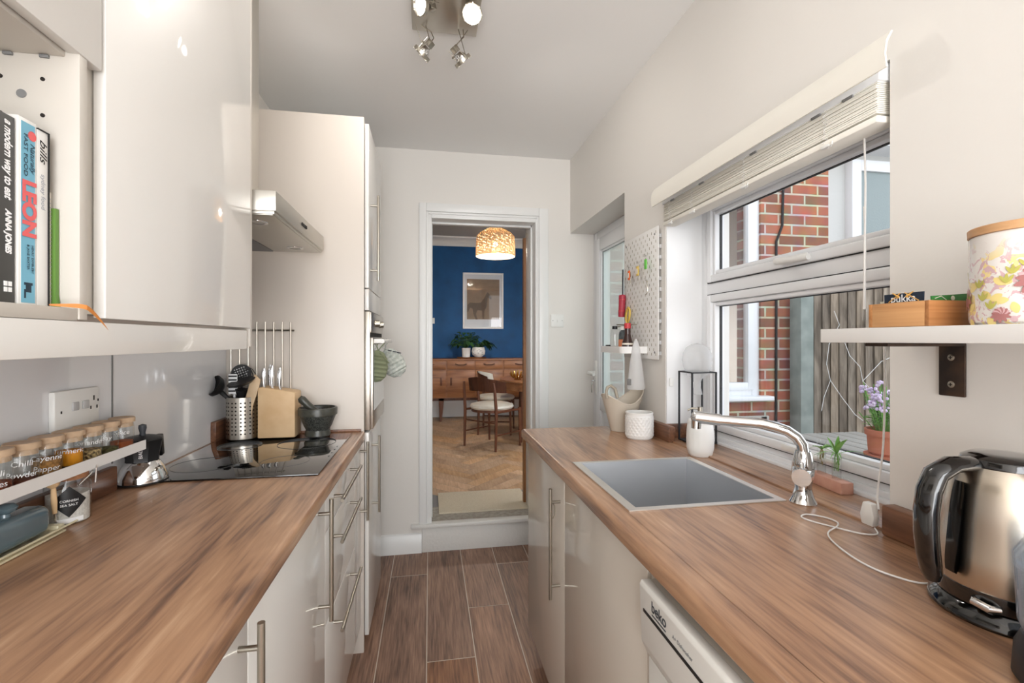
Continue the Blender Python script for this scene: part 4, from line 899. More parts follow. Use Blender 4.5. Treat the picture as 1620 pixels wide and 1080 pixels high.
for w_, sc in ((0, 1),):
    rings = []; nn_ = 16
    bm2 = bmesh.new(); prev = None; N = len(hp)
    for i, (r_, z_) in enumerate(hp):
        a = hp[max(0, i-1)]; c = hp[min(N-1, i+1)]; d_ = (hd*(c[0]-a[0])+V(0, 0, c[1]-a[1])).normalized(); nrm = hn.cross(d_).normalized()
        wd = [.012, .017, .018, .018, .018, .018, .018, .0175, .0165, .011][i]; tk = [.006, .011, .0125, .0135, .014, .0135, .013, .013, .012, .008][i]
        rings.append([bm2.verts.new(kp(r_, z_)+hn*wd*math.cos(2*PI*k/nn_)+nrm*tk*math.sin(2*PI*k/nn_)) for k in range(nn_)])
    for A, B_ in zip(rings, rings[1:]):
        for k in range(nn_): bm2.faces.new((A[k], A[(k+1) % nn_], B_[(k+1) % nn_], B_[k]))
    bm2.faces.new(rings[0]); bm2.faces.new(rings[-1]); b._merge(bm2, None, True)
b.build('handle', 'black_gloss', t)
# water gauge strip below the handle and the switch
ga = math.atan2(hd.y, hd.x)
def kr(z): return .0775-(z-.049)*.083 if z < .14 else .0702-(z-.14)*.122
q = MB(); q.grid(lambda u, v: (kx+(kr(.06+.135*v)+.004)*math.cos(ga+(u-.5)*.34*(1-.3*(2*v-1)**6)), ky+(kr(.06+.135*v)+.004)*math.sin(ga+(u-.5)*.34*(1-.3*(2*v-1)**6)), kz+.06+.135*v), 8, 14, thick=.004).build('water_gauge', 'black_gloss', t)
sw = ga+.30
q = MB().tube([V(kx, ky, kz)+V(math.cos(sw+.08), math.sin(sw+.08), 0)*.079+V(0, 0, .036), V(kx, ky, kz)+V(math.cos(sw+.12), math.sin(sw+.12), 0)*.087+V(0, 0, .035), V(kx, ky, kz)+V(math.cos(sw+.30), math.sin(sw+.30), 0)*.089+V(0, 0, .032), V(kx, ky, kz)+V(math.cos(sw+.42), math.sin(sw+.42), 0)*.080+V(0, 0, .031)], [.004, .006, .006, .004], 12); q.build('switch', 'chrome', t)
a_ = sw+.75
text('power_mark', 'O', .010, None, None, None, 'chalk', t, fn=lambda u, v, w_: (kx+(.0790+w_)*math.cos(a_+u/.079), ky+(.0790+w_)*math.sin(a_+u/.079), kz+.034+v))
# blender jug cropped by the right edge of the view
t = thing('blender', 'clear plastic blender jug on a dark grey base, cut off by the right edge', 'blender', (.722, .422, W))
jx, jy = .730, .418
MB().lathe([(0, 0), (.050, 0), (.054, .006), (.052, .04), (.046, .055), (0, .055)], (jx, jy, W), 40).build('base', 'black_metal', t)
MB().lathe([(.044, .056), (.049, .07), (.052, .135), (.050, .135), (.047, .07), (.0, .060)], (jx, jy, W), 40).build('jug', 'smoke_plastic', t)
MB().lathe([(.053, .135), (.053, .150), (.046, .162), (.03, .168), (0, .168)], (jx, jy, W), 36).build('lid', 'smoke_plastic', t)
# ================================================================ WINDOW DRESSING AND RIGHT WALL
# venetian blind, fully raised
t = thing('venetian_blind', 'raised cream venetian blind across the top of the kitchen window', 'blind', (.98, 1.33, 1.96))
vp = [(RX-.052, 1.935), (RX-.060, 1.955), (RX-.060, 1.985), (RX-.050, 2.002), (RX-.044, 2.008), (RX-.048, 1.998), (RX-.056, 1.984), (RX-.056, 1.956), (RX-.048, 1.936)]
b = MB().prism([(RX-.060, 1.938), (RX-.064, 1.965), (RX-.060, 1.992), (RX-.048, 2.012), (RX-.044, 2.012), (RX-.056, 1.990), (RX-.060, 1.965), (RX-.056, 1.938)], 'Y', .800, 1.812)
b.build('valance', 'slat_cream', t)
MB().box(RX-.020, RX+.038, .852, 1.800, 1.945, 1.983, .002).build('headrail', 'upvc', t)
ns = 17
b = MB()
for i in range(ns):
    z = 1.942-.0041*i; dx = random.uniform(-.002, .002)
    b.box(RX-.018+dx, RX+.032+dx, .858, 1.792, z, z+.0030, .0008, seg=1)
b.build('stacked_slats', 'slat_cream', t)
MB().box(RX-.020, RX+.036, .856, 1.794, 1.856, 1.872, .004).build('bottom_rail', 'slat_cream', t)
for y in (.99, 1.29, 1.58, 1.74):
    q = MB()
    for xx in (RX-.021, RX-.014):
        q.tube([(xx-.001*(k % 2)-.003*math.sin(k*1.7+y*9), y+.006*math.sin(k*2.3+xx*80), 1.943-k*.0045) for k in range(19)], .0009, 5)
    q.build('ladder_cord', 'cable_white', t)
    q = MB().box(RX-.023, RX-.012, y-.012, y+.012, 1.853, 1.860, .002).tube([(RX-.020, y-.02, 1.862), (RX-.026, y-.026, 1.853), (RX-.020, y-.008, 1.850)], .0016, 6); q.build('cord_clip', 'white_plastic', t)
for y in (.93, 1.02, 1.25, 1.52, 1.72): MB().box(RX-.02, RX-.004, y-.014, y+.014, 1.940, 1.946, .001).build('cord_lock', 'mid_grey', t)
q = MB().tube([(RX+.03, .935, 1.94), (RX+.025, .925, 1.75), (RX+.010, .915, 1.46)], .0022, 6).tube([(RX+.034, .938, 1.70), (RX+.022, .922, 1.60), (RX+.016, .918, 1.46)], .0014, 6); q.build('pull_cords', 'cable_white', t)
MB().cyl((RX+.013, .916, 1.435), (RX+.013, .916, 1.462), .0045, .003, n=12).build('cord_pull', 'clear', t)
t = thing('charger_cable', 'thin white cable hanging down the window and curling over the worktop to the kettle', 'cable', (.93, .86, W))
q = MB().tube(smooth([(RX+.05, .905, 1.43), (RX+.06, .910, 1.30), (RX+.05, .905, 1.15), (RX+.03, .90, 1.05), (RX+.005, .875, 1.02)]), .0022, 6); q.build('hanging_cord', 'cable_white', t)
q = MB().prism([(-.013, -.02), (.013, -.02), (.017, .0), (.010, .028), (-.010, .028), (-.017, 0)], 'X', -.008, .008, M=Matrix.Translation(V(.928, .862, W+.030)), bev=.003).build('weighted_end', 'white_plastic', t)
q = MB().tube(smooth([(.928, .850, W+.008), (.912, .830, W+.004), (.885, .84, W+.003), (.86, .875, W+.003), (.835, .92, W+.003), (.835, .945, W+.003), (.86, .955, W+.003), (.885, .93, W+.003), (.885, .90, W+.004), (.86, .875, W+.006), (.825, .86, W+.003), (.80, .83, W+.003), (.78, .78, W+.003), (.77, .73, W+.003), (.775, .69, W+.003), (.80, .652, W+.003), (.84, .652, W+.003)]), .0016, 6); q.build('loose_cord', 'cable_white', t)
# test tube vases on pink block
t = thing('propagation_stand', 'pink wooden block holding two glass test tubes on the sill', 'vase stand', (1.07, 1.10, W))
zt = W+.0065; c0 = V(1.066, 1.108, 0); ry = -.06
M_ = Matrix.Translation(c0) @ Matrix.Rotation(.30*0-.10, 4, 'Z')
MB().box(-.017, .017, -.062, .062, zt, zt+.030, .0015, M=M_).build('block', 'pink_wood', t)
for k, (yy, gl) in enumerate(((.030, 0), (-.025, 1))):
    c_ = M_ @ V(0, yy, 0)
    tu = thing('test_tube_vase', ['glass test tube with a small wilting cutting, farther on the pink block', 'glass test tube with bright green spider plant cutting on the pink block'][k], 'vase', (c_.x, c_.y, zt+.012))
    MB().lathe([(0, 0), (.006, .001), (.0105, .006), (.011, .012), (.011, .108), (.0118, .110)], (c_.x, c_.y, zt+.012), 24).lathe([(0, .004), (.0095, .008), (.0098, .072), (0, .072)], (c_.x, c_.y, zt+.012), 20).build('tube', 'clear', tu)
    pl = thing('plant_cutting', ['small trailing cutting with fine pale roots in the farther test tube', 'spider plant cutting with upright green leaves in the nearer test tube'][k], 'plant', (c_.x, c_.y, zt+.10))
    q = MB(); rnd = random.Random(5+k)
    def blade(b, p, d, L_, w_, droop, m=None):
        d = V(*d).normalized(); sd_ = d.cross(V(0, 0, 1)); sd_ = sd_.normalized() if sd_.length > .01 else V(1, 0, 0)
        b.grid(lambda u, v: V(*p)+d*L_*u+V(0, 0, -droop*u*u)+sd_*(v-.5)*w_*math.sin(PI*min(1, .12+u*.88))+V(0, 0, abs(v-.5)*w_*.4), 8, 2, m=m)
    top = (c_.x, c_.y, zt+.095)
    if k:
        for i in range(9):
            a = rnd.random()*6.28; blade(q, top, (math.cos(a)*.6, math.sin(a)*.6, 1.1+rnd.random()*.8), .045+.02*rnd.random(), .011, .012)
        for i in range(7):
            a = rnd.random()*6.28; blade(q, top, (math.cos(a), math.sin(a), .55), .062+.02*rnd.random(), .004, .035)
    else:
        for i in range(8):
            a = rnd.random()*6.28; blade(q, top, (math.cos(a), math.sin(a), .9), .03+.014*rnd.random(), .007, .012)
    q.build('leaves', 'leaf', pl)
    q = MB()
    for i in range(9):
        a = rnd.random()*6.28; r_ = .004+.003*rnd.random()
        q.tube([(c_.x, c_.y, zt+.105), (c_.x+r_*math.cos(a), c_.y+r_*math.sin(a), zt+.085), (c_.x+r_*math.cos(a+1), c_.y+r_*math.sin(a+1), zt+.05+.02*rnd.random())], .0008, 5)
    q.build('roots', 'leaf_dry' if not k else 'leaf', pl)
# black wire cube stand with upturned glass globe
t = thing('wire_stand', 'tall black square wire stand beside the window reveal', 'stand', (1.03, 1.70, W))
b = MB(); r = .0028; zz0, zz1 = W+.008, 1.267
X0, X1, Y0, Y1 = .985, 1.085, 1.650, 1.745
for x in (X0, X1):
    for y in (Y0, Y1): b.box(x-r, x+r, y-r, y+r, zz0, zz1)
for z in (zz0, zz1-.004):
    for y in (Y0, Y1): b.box(X0, X1, y-r, y+r, z, z+.005)
    for x in (X0, X1): b.box(x-r, x+r, Y0, Y1, z, z+.005)
b.build('frame', 'black_metal', t)
MB().box(X0, X1, Y0, Y1, zz0+.001, zz0+.004).build('base_plate', 'black_metal', t)
t = thing('glass_globe', 'upturned round glass globe vase resting in the black wire stand', 'vase', (1.035, 1.70, 1.22))
MB().lathe([(.020, -.10), (.014, -.075), (.013, -.055), (.018, -.040), (.040, -.022), (.052, .005), (.056, .035), (.053, .062), (.042, .083), (.022, .096), (0, .100)], (1.035, 1.698, 1.278), 36).build('bulb', 'milky', t)
# small hook clip on the reveal
t = MB().box(RX+.012, RX+.030, WY1-.012, WY1-.007, 1.20, 1.235, .003).build('wall_hook', 'white_plastic'); tag(t, 'tiny white adhesive hook on the window reveal', 'hook')
# ---- pegboard
PX = RX-.016
t = thing('pegboard', 'white pegboard with rows of oval slots on the wall between door and window', 'pegboard', (PX, 2.0, 1.6))
py0, py1, pz0, pz1 = 1.842, 2.195, 1.308, 1.872
MB().box(PX, PX+.005, py0, py1, pz0, pz1, .002).build('board', 'powder_white', t)
q = MB()
for r_ in range(27):
    for c_ in range(9):
        y = py0+.02+c_*.0391+(.0195 if r_ % 2 else 0)
        if y < py1-.015: q.box(PX-.0006, PX+.0002, y-.0025, y+.0025, pz0+.022+r_*.0200-.006, pz0+.022+r_*.0200+.006, .0004, seg=1)
q.build('slots', 'beige_dark', t)
q = MB()
for y, z in ((py0+.03, pz1-.03), (py1-.03, pz1-.03), (py0+.03, pz0+.03), (py1-.03, pz0+.03)): q.cyl((PX-.0012, y, z), (RX, y, z), .005, n=12)
q.build('fixing_screws', 'mid_grey', t)
q = MB()
for i in range(12): q.box(PX+.0055, RX-.001, py0-.0005, py0+.0005, pz0+.02+.045*i, pz0+.035+.045*i)
q.build('spacer_rail', 'light_grey', t)
def hookp(y, z, parent): return MB().tube([(PX, y, z+.006), (PX-.010, y, z+.006), (PX-.014, y, z-.004), (PX-.024, y, z-.006), (PX-.026, y, z+.006)], .0013, 6).build('hook', 'chrome', parent)
def tagkey(label, y, z, col, keys=True, name='key_fob'):
    t = thing(name, label, 'key fob', (PX-.02, y, z))
    hookp(y, z, t)
    MB().tube([(PX-.020, y+.009*math.cos(a*PI/8), z-.012+.011*math.sin(a*PI/8)) for a in range(16)], .0008, 6, closed=True).build('ring', 'chrome', t)
    fo = MB().box(PX-.024, PX-.019, y-.012, y+.010, z-.062, z-.018, .0045).build('tag', col, t); 
    MB().box(PX-.0246, PX-.0238, y-.007, y+.006, z-.052, z-.030, .001).build('paper_insert', 'paper' if col != 'lime' else 'lime', fo)
    if keys: MB().box(PX-.017, PX-.015, y-.004, y+.004, z-.082, z-.05, .001).cyl((PX-.017, y, z-.040), (PX-.015, y, z-.040), .010, n=16).build('key', 'nickel', t)
tagkey('orange key fob with a key on the pegboard, leftmost of the three fobs', 2.088, 1.735, 'orange_plastic')
tagkey('pale yellow key fob, middle one on the pegboard', 1.995, 1.742, 'yellow_plastic')
tagkey('bright green key fob, rightmost one on the pegboard', 1.915, 1.760, 'lime', False)
t = thing('bottle_opener', 'wine red handled tool with a dark metal shaft hanging on the pegboard', 'tool', (PX-.02, 2.165, 1.6))
MB().tube([(PX-.013, 2.178, 1.735), (PX-.013, 2.180, 1.61)], .004, 8).build('shaft', 'black_metal', t)
MB().tube([(PX-.016, 2.178, 1.612), (PX-.016, 2.178, 1.608), (PX-.016, 2.182, 1.56), (PX-.016, 2.190, 1.505)], [.012, .017, .0165, .0155], 14).build('handle', 'wine_plastic', t)
MB().tube([(PX-.016, 2.178, 1.590), (PX-.016, 2.178, 1.586)], .0178, 14).tube([(PX-.016, 2.186, 1.535), (PX-.016, 2.186, 1.531)], .0172, 14).build('collar', 'red_plastic', t)
t = thing('scissors', 'small olive handled kitchen scissors hanging above the sauce bottles', 'scissors', (PX-.02, 2.10, 1.5))
q = MB()
for dx, tl in ((0, .0), (.020, .012)): q.tube([(PX-.012-dx*.3, 2.125-.020*math.cos(a*PI/10)-dx-.25*.034*math.sin(a*PI/10), 1.512+.034*math.sin(a*PI/10)-tl*.5) for a in range(20)], .0042, 8, closed=True)
q.build('handles', 'yellow_plastic', t); MB().box(PX-.014, PX-.011, 2.118, 2.128, 1.43, 1.482).box(PX-.010, PX-.008, 2.112, 2.122, 1.43, 1.482).build('blades', 'chrome', t)
t = thing('small_whisk', 'small curved wire tool hanging alone at the right of the pegboard', 'tool', (PX-.02, 1.90, 1.6)); hookp(1.91, 1.655, t)
MB().tube([(PX-.02, 1.912, 1.652), (PX-.018, 1.904, 1.63), (PX-.018, 1.900, 1.61), (PX-.018, 1.905, 1.595), (PX-.018, 1.918, 1.588)], .0022, 8).build('wire', 'nickel', t)
t = thing('wire_rail', 'grey metal clip rail on the pegboard above the dark bottle caps', 'rail', (PX-.02, 2.12, 1.45))
MB().tube([(PX, 2.05, 1.462), (PX-.02, 2.05, 1.462), (PX-.055, 2.12, 1.455), (PX-.06, 2.17, 1.452)], .0028, 8).tube([(PX, 2.18, 1.466), (PX-.045, 2.18, 1.466)], .0025, 8).build('wire', 'nickel', t)
MB().box(PX-.032, PX-.006, 2.028, 2.10, 1.415, 1.470, .003).build('paper_box', 'white', t) if False else None
# pegboard shelf
t = thing('pegboard_shelf', 'white pegboard tray shelf with rounded lip holding bottles', 'shelf', (PX-.05, 2.08, 1.345))
def rr(x0, x1, y0, y1, r, n=6):
    P = []
    for cx_, cy_, a0 in ((x0+r, y0+r, PI), (x1, y0, None), (x1, y1, None), (x0+r, y1-r, PI/2)):
        if a0 is None: P.append((cx_, cy_))
        elif a0 == PI: P += [(cx_+r*math.cos(PI*1.5-(PI/2)*k/n), cy_+r*math.sin(PI*1.5-(PI/2)*k/n)) for k in range(n+1)][::-1] if False else [(cx_+r*math.cos(PI+(PI/2)*k/n), cy_+r*math.sin(PI+(PI/2)*k/n)) for k in range(n+1)]
        else: P += [(cx_+r*math.cos(PI/2+(PI/2)*k/n), cy_+r*math.sin(PI/2+(PI/2)*k/n)) for k in range(n+1)]
    return P
sx0, sx1, sy0, sy1 = PX-.118, PX, 1.945, 2.215
MB().prism(rr(sx0, sx1, sy0, sy1, .03), 'Z', 1.340, 1.343).build('tray', 'powder_white', t)
out = rr(sx0, sx1, sy0, sy1, .03); out = [(x, y) for x, y in out]
lipP = [p for p in out if p[0] < sx1-1e-6]; lipP = [(sx1, sy0)]+[p for p in lipP] if False else lipP
st = [(sx1, sy1)]+[p for p in out if p[1] > (sy0+sy1)/2 and p[0] < sx1-1e-6]+[p for p in out if p[1] <= (sy0+sy1)/2 and p[0] < sx1-1e-6]+[(sx1, sy0)]
b = MB()
for p, q_ in zip(st, st[1:]):
    d_ = V(q_[0]-p[0], q_[1]-p[1], 0)
    if d_.length < 1e-5: continue
    nrm = V(-d_.y, d_.x, 0).normalized()*.0012
    for s_ in (1, -1): b.quad((p[0]+nrm.x*s_, p[1]+nrm.y*s_, 1.332), (q_[0]+nrm.x*s_, q_[1]+nrm.y*s_, 1.332), (q_[0]+nrm.x*s_, q_[1]+nrm.y*s_, 1.362), (p[0]+nrm.x*s_, p[1]+nrm.y*s_, 1.362))
    b.quad((p[0]+nrm.x, p[1]+nrm.y, 1.362), (q_[0]+nrm.x, q_[1]+nrm.y, 1.362), (q_[0]-nrm.x, q_[1]-nrm.y, 1.362), (p[0]-nrm.x, p[1]-nrm.y, 1.362))
b.build('lip', 'powder_white', t)
def bottle(label, x, y, prof, m, capr, caph, capm, lab=None, name='sauce_bottle', cat='bottle'):
    t = thing(name, label, cat, (x, y, 1.343)); MB().lathe(prof, (x, y, 1.3435), 24).build('bottle', m, t); zt_ = prof[-1][1]
    MB().lathe([(0, zt_), (capr, zt_), (capr, zt_+caph), (0, zt_+caph)], (x, y, 1.3435), 20).build('cap', capm, t)
    if lab: MB().lathe([(lab[0], lab[1]), (lab[0]+.0006, lab[1]), (lab[0]+.0006, lab[2]), (lab[0], lab[2])], (x, y, 1.3435), 24).build('label', lab[3], t)
    return t
bottle('brown sauce bottle with red cap at the right of the pegboard shelf', PX-.06, 2.015, [(0, 0), (.026, 0), (.027, .01), (.024, .035), (.016, .062), (.0135, .078), (.0135, .100)], 'sauce', .0150, .024, 'red_plastic', (.0245, .012, .034, 'paper'))
bottle('flat dark labelled bottle with a white cap between the red-capped bottle and a clear bottle', PX-.050, 2.085, [(0, 0), (.022, 0), (.022, .070), (.019, .085), (.010, .094)], 'label_dark', .013, .018, 'white_plastic', (.0222, .01, .05, 'label_orange'))
bottle('clear glass bottle with a black cap at the left end of the pegboard shelf', PX-.066, 2.150, [(0, 0), (.021, 0), (.021, .075), (.018, .090), (.012, .100)], 'clear', .0125, .014, 'black_plastic')
bottle('small dark jar low on the far left of the pegboard shelf', PX-.092, 2.172, [(0, 0), (.011, 0), (.011, .018)], 'black_plastic', .0115, .006, 'black_plastic', name='spice_pot', cat='jar')
t = thing('spray_bottle', 'translucent white bottle hanging upside down from the pegboard shelf', 'bottle', (PX-.05, 1.945, 1.30))
q = MB().lathe([(0, -.150), (.034, -.150), (.038, -.144), (.0375, -.130), (.028, -.05), (.020, .010), (.016, .035), (.010, .055), (.004, .070), (0, .071)], (PX-.055, 1.938, 1.325), 32); q.build('bottle', 'bottle_white', t)
MB().box(PX-.096, PX-.091, 1.915, 1.935, 1.195, 1.222, .001, M=rot((PX-.09, 1.925, 1.2), 'Z', .5)).build('printed_mark', 'mid_grey', t)
# ---- floating shelf on the right wall
SZ0, SZ1 = 1.3855, 1.4115
t = thing('wall_shelf', 'thick white wall shelf above the kettle, projecting past the window edge', 'shelf', (.85, .5, SZ0))
MB().box(.752, RX, -.25, .803, SZ0, SZ1, .001).build('board', 'powder_white', t)
t = thing('shelf_bracket', 'black iron shelf bracket with two screws below the white shelf', 'bracket', (RX, .72, SZ0))
MB().box(RX-.006, RX-.001, .699, .744, 1.286, SZ0-.0005, .002).box(.79, RX-.002, .699, .744, SZ0-.0065, SZ0-.0005, .002).build('plate', 'iron', t)
for z in (1.358, 1.308): 
    s_ = MB().lathe([(0, .0012), (.0045, .0010), (.0062, 0)], (0, 0, 0), 20, M=Matrix.Translation(V(RX-.0065, .7215, z)) @ Matrix.Rotation(-PI/2, 4, 'Y')).build('screw', 'nickel', t)
    MB().box(RX-.0082, RX-.0076, .7185, .7245, z-.0008, z+.0008).box(RX-.0082, RX-.0076, .7207, .7223, z-.003, z+.003).build('cross_slot', 'hole', s_)
t = thing('shelf_bracket', 'second black iron bracket under the near end of the white shelf', 'bracket', (RX, .0, SZ0))
MB().box(RX-.006, RX-.001, -.05, -.005, 1.286, SZ0-.0005, .002).box(.79, RX-.002, -.05, -.005, SZ0-.0065, SZ0-.0005, .002).build('plate', 'iron', t)
# bamboo tea box
t = thing('tea_box', 'open bamboo box of tea bags on the white wall shelf', 'box', (.83, .68, SZ1))
ax0, ax1, ay0, ay1, az = .775, .89, .618, .722, .042
# front long side follows the shelf edge
b = MB().box(ax0, ax0+.007, ay0+.007, ay1-.007, SZ1+.001, SZ1+az, .0008).box(ax1-.007, ax1, ay0+.007, ay1-.007, SZ1+.001, SZ1+az, .0008).box(ax0+.007, ax1-.007, ay0+.007, ay1-.007, SZ1+.001, SZ1+.006); b.build('long_sides', 'bamboo', t)
for ya in (ay0, ay1-.007): MB().box(ax0, ax1, ya, ya+.007, SZ1+.001, SZ1+az, .0008).build('end_side', 'bamboo_x', t)
tb = thing('tea_bag_sachet', 'navy tea sachet with gold flourish standing in the bamboo box', 'tea bag', (.80, .68, SZ1+.01))
def sach(par, x, y0, y1, z0, z1, m, tilt=0): 
    return MB().prism([(y0, z0), (y1, z0), (y1+.002, z1+tilt), (y0-.002, z1)], 'X', x, x+.0025).build('sachet', m, par)
sach(tb, .789, .640, .703, SZ1+.008, SZ1+.058, 'tea_navy')
text('sachet_text', 'pukka', .018, (.789, .671, SZ1+.0490), (0, -1, 0), (0, 0, 1), 'white', tb)
q = MB().tube([(.7883, .696, SZ1+.044), (.7883, .687, SZ1+.050), (.7883, .676, SZ1+.0585)], .0008, 6).tube([(.7883, .645, SZ1+.044), (.7883, .656, SZ1+.051), (.7883, .668, SZ1+.0585)], .0008, 6)
for a in range(5):
    for s_ in (-1, 1): q.tube([(.7883, .6715+s_*.006, SZ1+.052), (.7883, .6715+s_*(.011+.003*a*.6), SZ1+.054+.0015*a-.004*(a == 0))], [.0016, .0006], 6)
q.build('gold_pattern', 'tea_gold', tb)
tg = thing('tea_bag_sachet', 'green tea sachet at the right-hand end of the bamboo box', 'tea bag', (.83, .63, SZ1+.01))
q = MB().prism([(.800, SZ1+.008), (.880, SZ1+.008), (.882, SZ1+.056), (.798, SZ1+.050)], 'Y', .632, .6345).build('sachet', 'tea_green', tg)
MB().tube([(.803, .6312, SZ1+.046), (.815, .6312, SZ1+.050), (.825, .6312, SZ1+.044)], .0007, 6).ball((.838, .6312, SZ1+.047), .004, sy=.2).build('pale_pattern', 'tea_cream', tg)
tt = thing('tea_bag_sachet', 'cream sachet low at the left of the bamboo box', 'tea bag', (.80, .71, SZ1+.01)); sach(tt, .793, .698, .714, SZ1+.008, SZ1+.047, 'tea_cream')
# floral canister
t = thing('floral_canister', 'white canister with yellow and plum flower print and a wooden lid', 'canister', (.852, .53, SZ1))
fx, fy, fr_ = .852, .538, .066
cn = MB().lathe([(0, 0), (fr_-.006, 0), (fr_-.001, .004), (fr_, .010), (fr_, .128), (fr_-.002, .131)], (0, 0, 0), 64).build('jar', 'floral', None); cn.parent = t; cn.location = (0, 0, 0)
t.location = (fx, fy, SZ1+.0005)
q = MB().lathe([(fr_-.004, .131), (fr_+.001, .1315), (fr_+.0015, .142), (fr_, .1435), (0, .1435)], (0, 0, 0), 64).build('wooden_lid', 'oak_lid', None); q.parent = t
# painted flowers wrapped on the side
def cyl_map(a0, z0): return lambda u, v, w_=.0004: ((fr_+w_)*math.cos(a0+u/fr_), (fr_+w_)*math.sin(a0+u/fr_), z0+v)
def petal(fn, u0, v0, ang, L_, w_, b, off):
    ca, sa = math.cos(ang), math.sin(ang)
    b.grid(lambda p, q: fn(u0+ca*L_*p-sa*(q-.5)*w_*math.sin(PI*min(1, p*.9+.05))**.8, v0+sa*L_*p+ca*(q-.5)*w_*math.sin(PI*min(1, p*.9+.05))**.8, off), 6, 2)
fc = math.atan2(-fy, -fx)
b1 = MB(); b2 = MB(); b3 = MB(); b4 = MB(); rnd = random.Random(3)
for (u0, v0, sc) in ((.004, .060, .72), (-.030, .014, .4), (.018, .012, .4), (.052, .036, .6), (.10, .05, .7), (-.09, .04, .6)):
    f_ = cyl_map(fc, 0)
    for k in range(9): petal(f_, u0, v0, PI*.05+k*PI/9, .026*sc, .013*sc, b1 if k % 2 else b2, .0005+.0001*k)
    for k in range(5): petal(f_, u0, v0, -PI*.12-k*PI/5.2, .030*sc, .012*sc, b2, .0016+.0001*k)
for k in range(20):
    u0 = -.12+.26*rnd.random(); v0 = .020+.062*rnd.random(); f_ = cyl_map(fc, 0)
    for j in range(3): petal(f_, u0, v0, PI*.5+(j-1)*.6, .013, .0042, b3, .0012)
for k in range(22):
    u0 = -.12+.26*rnd.random(); v0 = .006+.062*rnd.random(); petal(cyl_map(fc, 0), u0, v0, rnd.random()*6.28, .016, .010, b4, .0003)
for b_, n_, m_ in ((b4, 'yellow_blooms', 'flower_yellow'), (b1, 'pale_petals', 'flower_pale'), (b2, 'plum_petals', 'flower_plum'), (b3, 'olive_leaves', 'flower_olive')):
    if m_ not in MT: mat(m_, {'flower_yellow': srgb(236, 214, 140), 'flower_pale': srgb(216, 176, 178), 'flower_plum': srgb(176, 118, 116), 'flower_olive': srgb(190, 184, 96)}[m_], .3)
    o_ = b_.build(n_, m_, None); o_.parent = t
# keys hanging in the back door lock
t = thing('door_keys', 'bunch of keys hanging in the lock of the white back door', 'keys', (DXF-.02, BY-.09, 1.08))
q = MB().cyl((DXF-.022, BY-.09, 1.115), (DXF-.045, BY-.09, 1.115), .004, n=10)
for a in (0, .5, 1.0): q.tube([(DXF-.045, BY-.09+.016*math.cos(k*PI/6+a)*math.cos(a), 1.10-.0+.016*math.sin(k*PI/6+a)) for k in range(12)], .0013, 6, closed=True)
q.build('key_rings', 'chrome', t)
q = MB().box(DXF-.048, DXF-.045, BY-.098, BY-.086, 1.035, 1.085, .001).box(DXF-.044, DXF-.041, BY-.083, BY-.072, 1.04, 1.088, .001).build('keys', 'nickel', t)
# light switch
t = thing('light_switch', 'square white light switch on the back wall right of the doorway', 'switch', (.866, BY, 1.525))
MB().box(.822, .911, BY-.009, BY-.0005, 1.481, 1.569, .003).build('plate', 'white_plastic', t); MB().box(.862, .872, BY-.013, BY-.008, 1.515, 1.535, .002).build('rocker', 'white_plastic', t)
q = MB()
for x in (.834, .899): q.cyl((x, BY-.0095, 1.525), (x, BY-.0085, 1.525), .0025, n=10)
q.build('screws', 'mid_grey', t)
# ================================================================ CEILING SPOTLIGHTS
t = thing('ceiling_spotlight', 'four-head steel spotlight fitting on the kitchen ceiling', 'ceiling light', (.06, 1.72, H))
PX0, PX1, PY0, PY1 = -.068, .185, 1.60, 1.905
MB().box(PX0, PX1, PY0, PY1, H-.022, H-.0005, .002).build('ceiling_plate', 'brushed', t)
def head(cx, cy, cz, dr, lit, anchor):
    d = V(*dr).normalized(); M = Matrix.Translation(V(cx, cy, cz)) @ d.to_track_quat('Z', 'Y').to_matrix().to_4x4()
    hdp = MB().lathe([(.028, -.006), (.036, -.006), (.037, .006), (.034, .008), (.030, .004), (.028, -.006)], (0, 0, 0), 32, M=M)
    for k in range(8): a = k*PI/4; hdp.cyl(M @ V(.0345*math.cos(a), .0345*math.sin(a), .004), M @ V(.0345*math.cos(a), .0345*math.sin(a), .0095), .0022, n=6)
    hdp = hdp.build('lamp_head', 'nickel', t)
    MB().lathe([(0, .0035), (.029, .0028)], (0, 0, 0), 28, M=M).build('bulb', 'bulb', hdp)
    MB().lathe([(.029, .002), (.024, -.014), (.014, -.028), (.010, -.030), (0, -.030)], (0, 0, 0), 24, M=M).build('reflector', 'chrome', hdp)
    b = MB().box(-.013, .013, -.011, .011, -.058, -.034, .002, M=M)
    for s_ in (-1, 1): b.cyl(M @ V(s_*.030, 0, 0), M @ V(s_*.012, 0, -.045), .0018, n=6)
    b.cyl(M @ V(.033, 0, .0), M @ V(.033, 0, -.055), .002, n=6).cyl(M @ V(.026, 0, -.03), M @ V(.040, 0, -.03), .004, n=8); b.build('lamp_holder', 'nickel', hdp)
    up = M @ V(0, 0, -.05); a = V(*anchor)
    b = MB()
    for s_ in (-.012, .012): b.cyl(a+V(s_*1.6, 0, 0), M @ V(s_*2.4, 0, -.004) if s_ < 0 else up, .0016, n=6)
    b.tube([up, up+V(.012, .0, .02), (up+a)/2+V(.02, 0, .01), a], .0022, 8).build('suspension_wires', 'nickel', hdp)
head(-.030, 1.70, 2.578, (-.78, -.55, -.32), 1, (-.03, 1.78, H-.02))
head(.150, 1.70, 2.566, (.05, -.93, -.36), 1, (.14, 1.78, H-.02))
head(-.030, 1.875, 2.512, (-.70, .36, -.70), 1, (-.035, 1.87, H-.02))
head(.128, 1.875, 2.500, (.70, .36, -.70), 1, (.13, 1.87, H-.02))
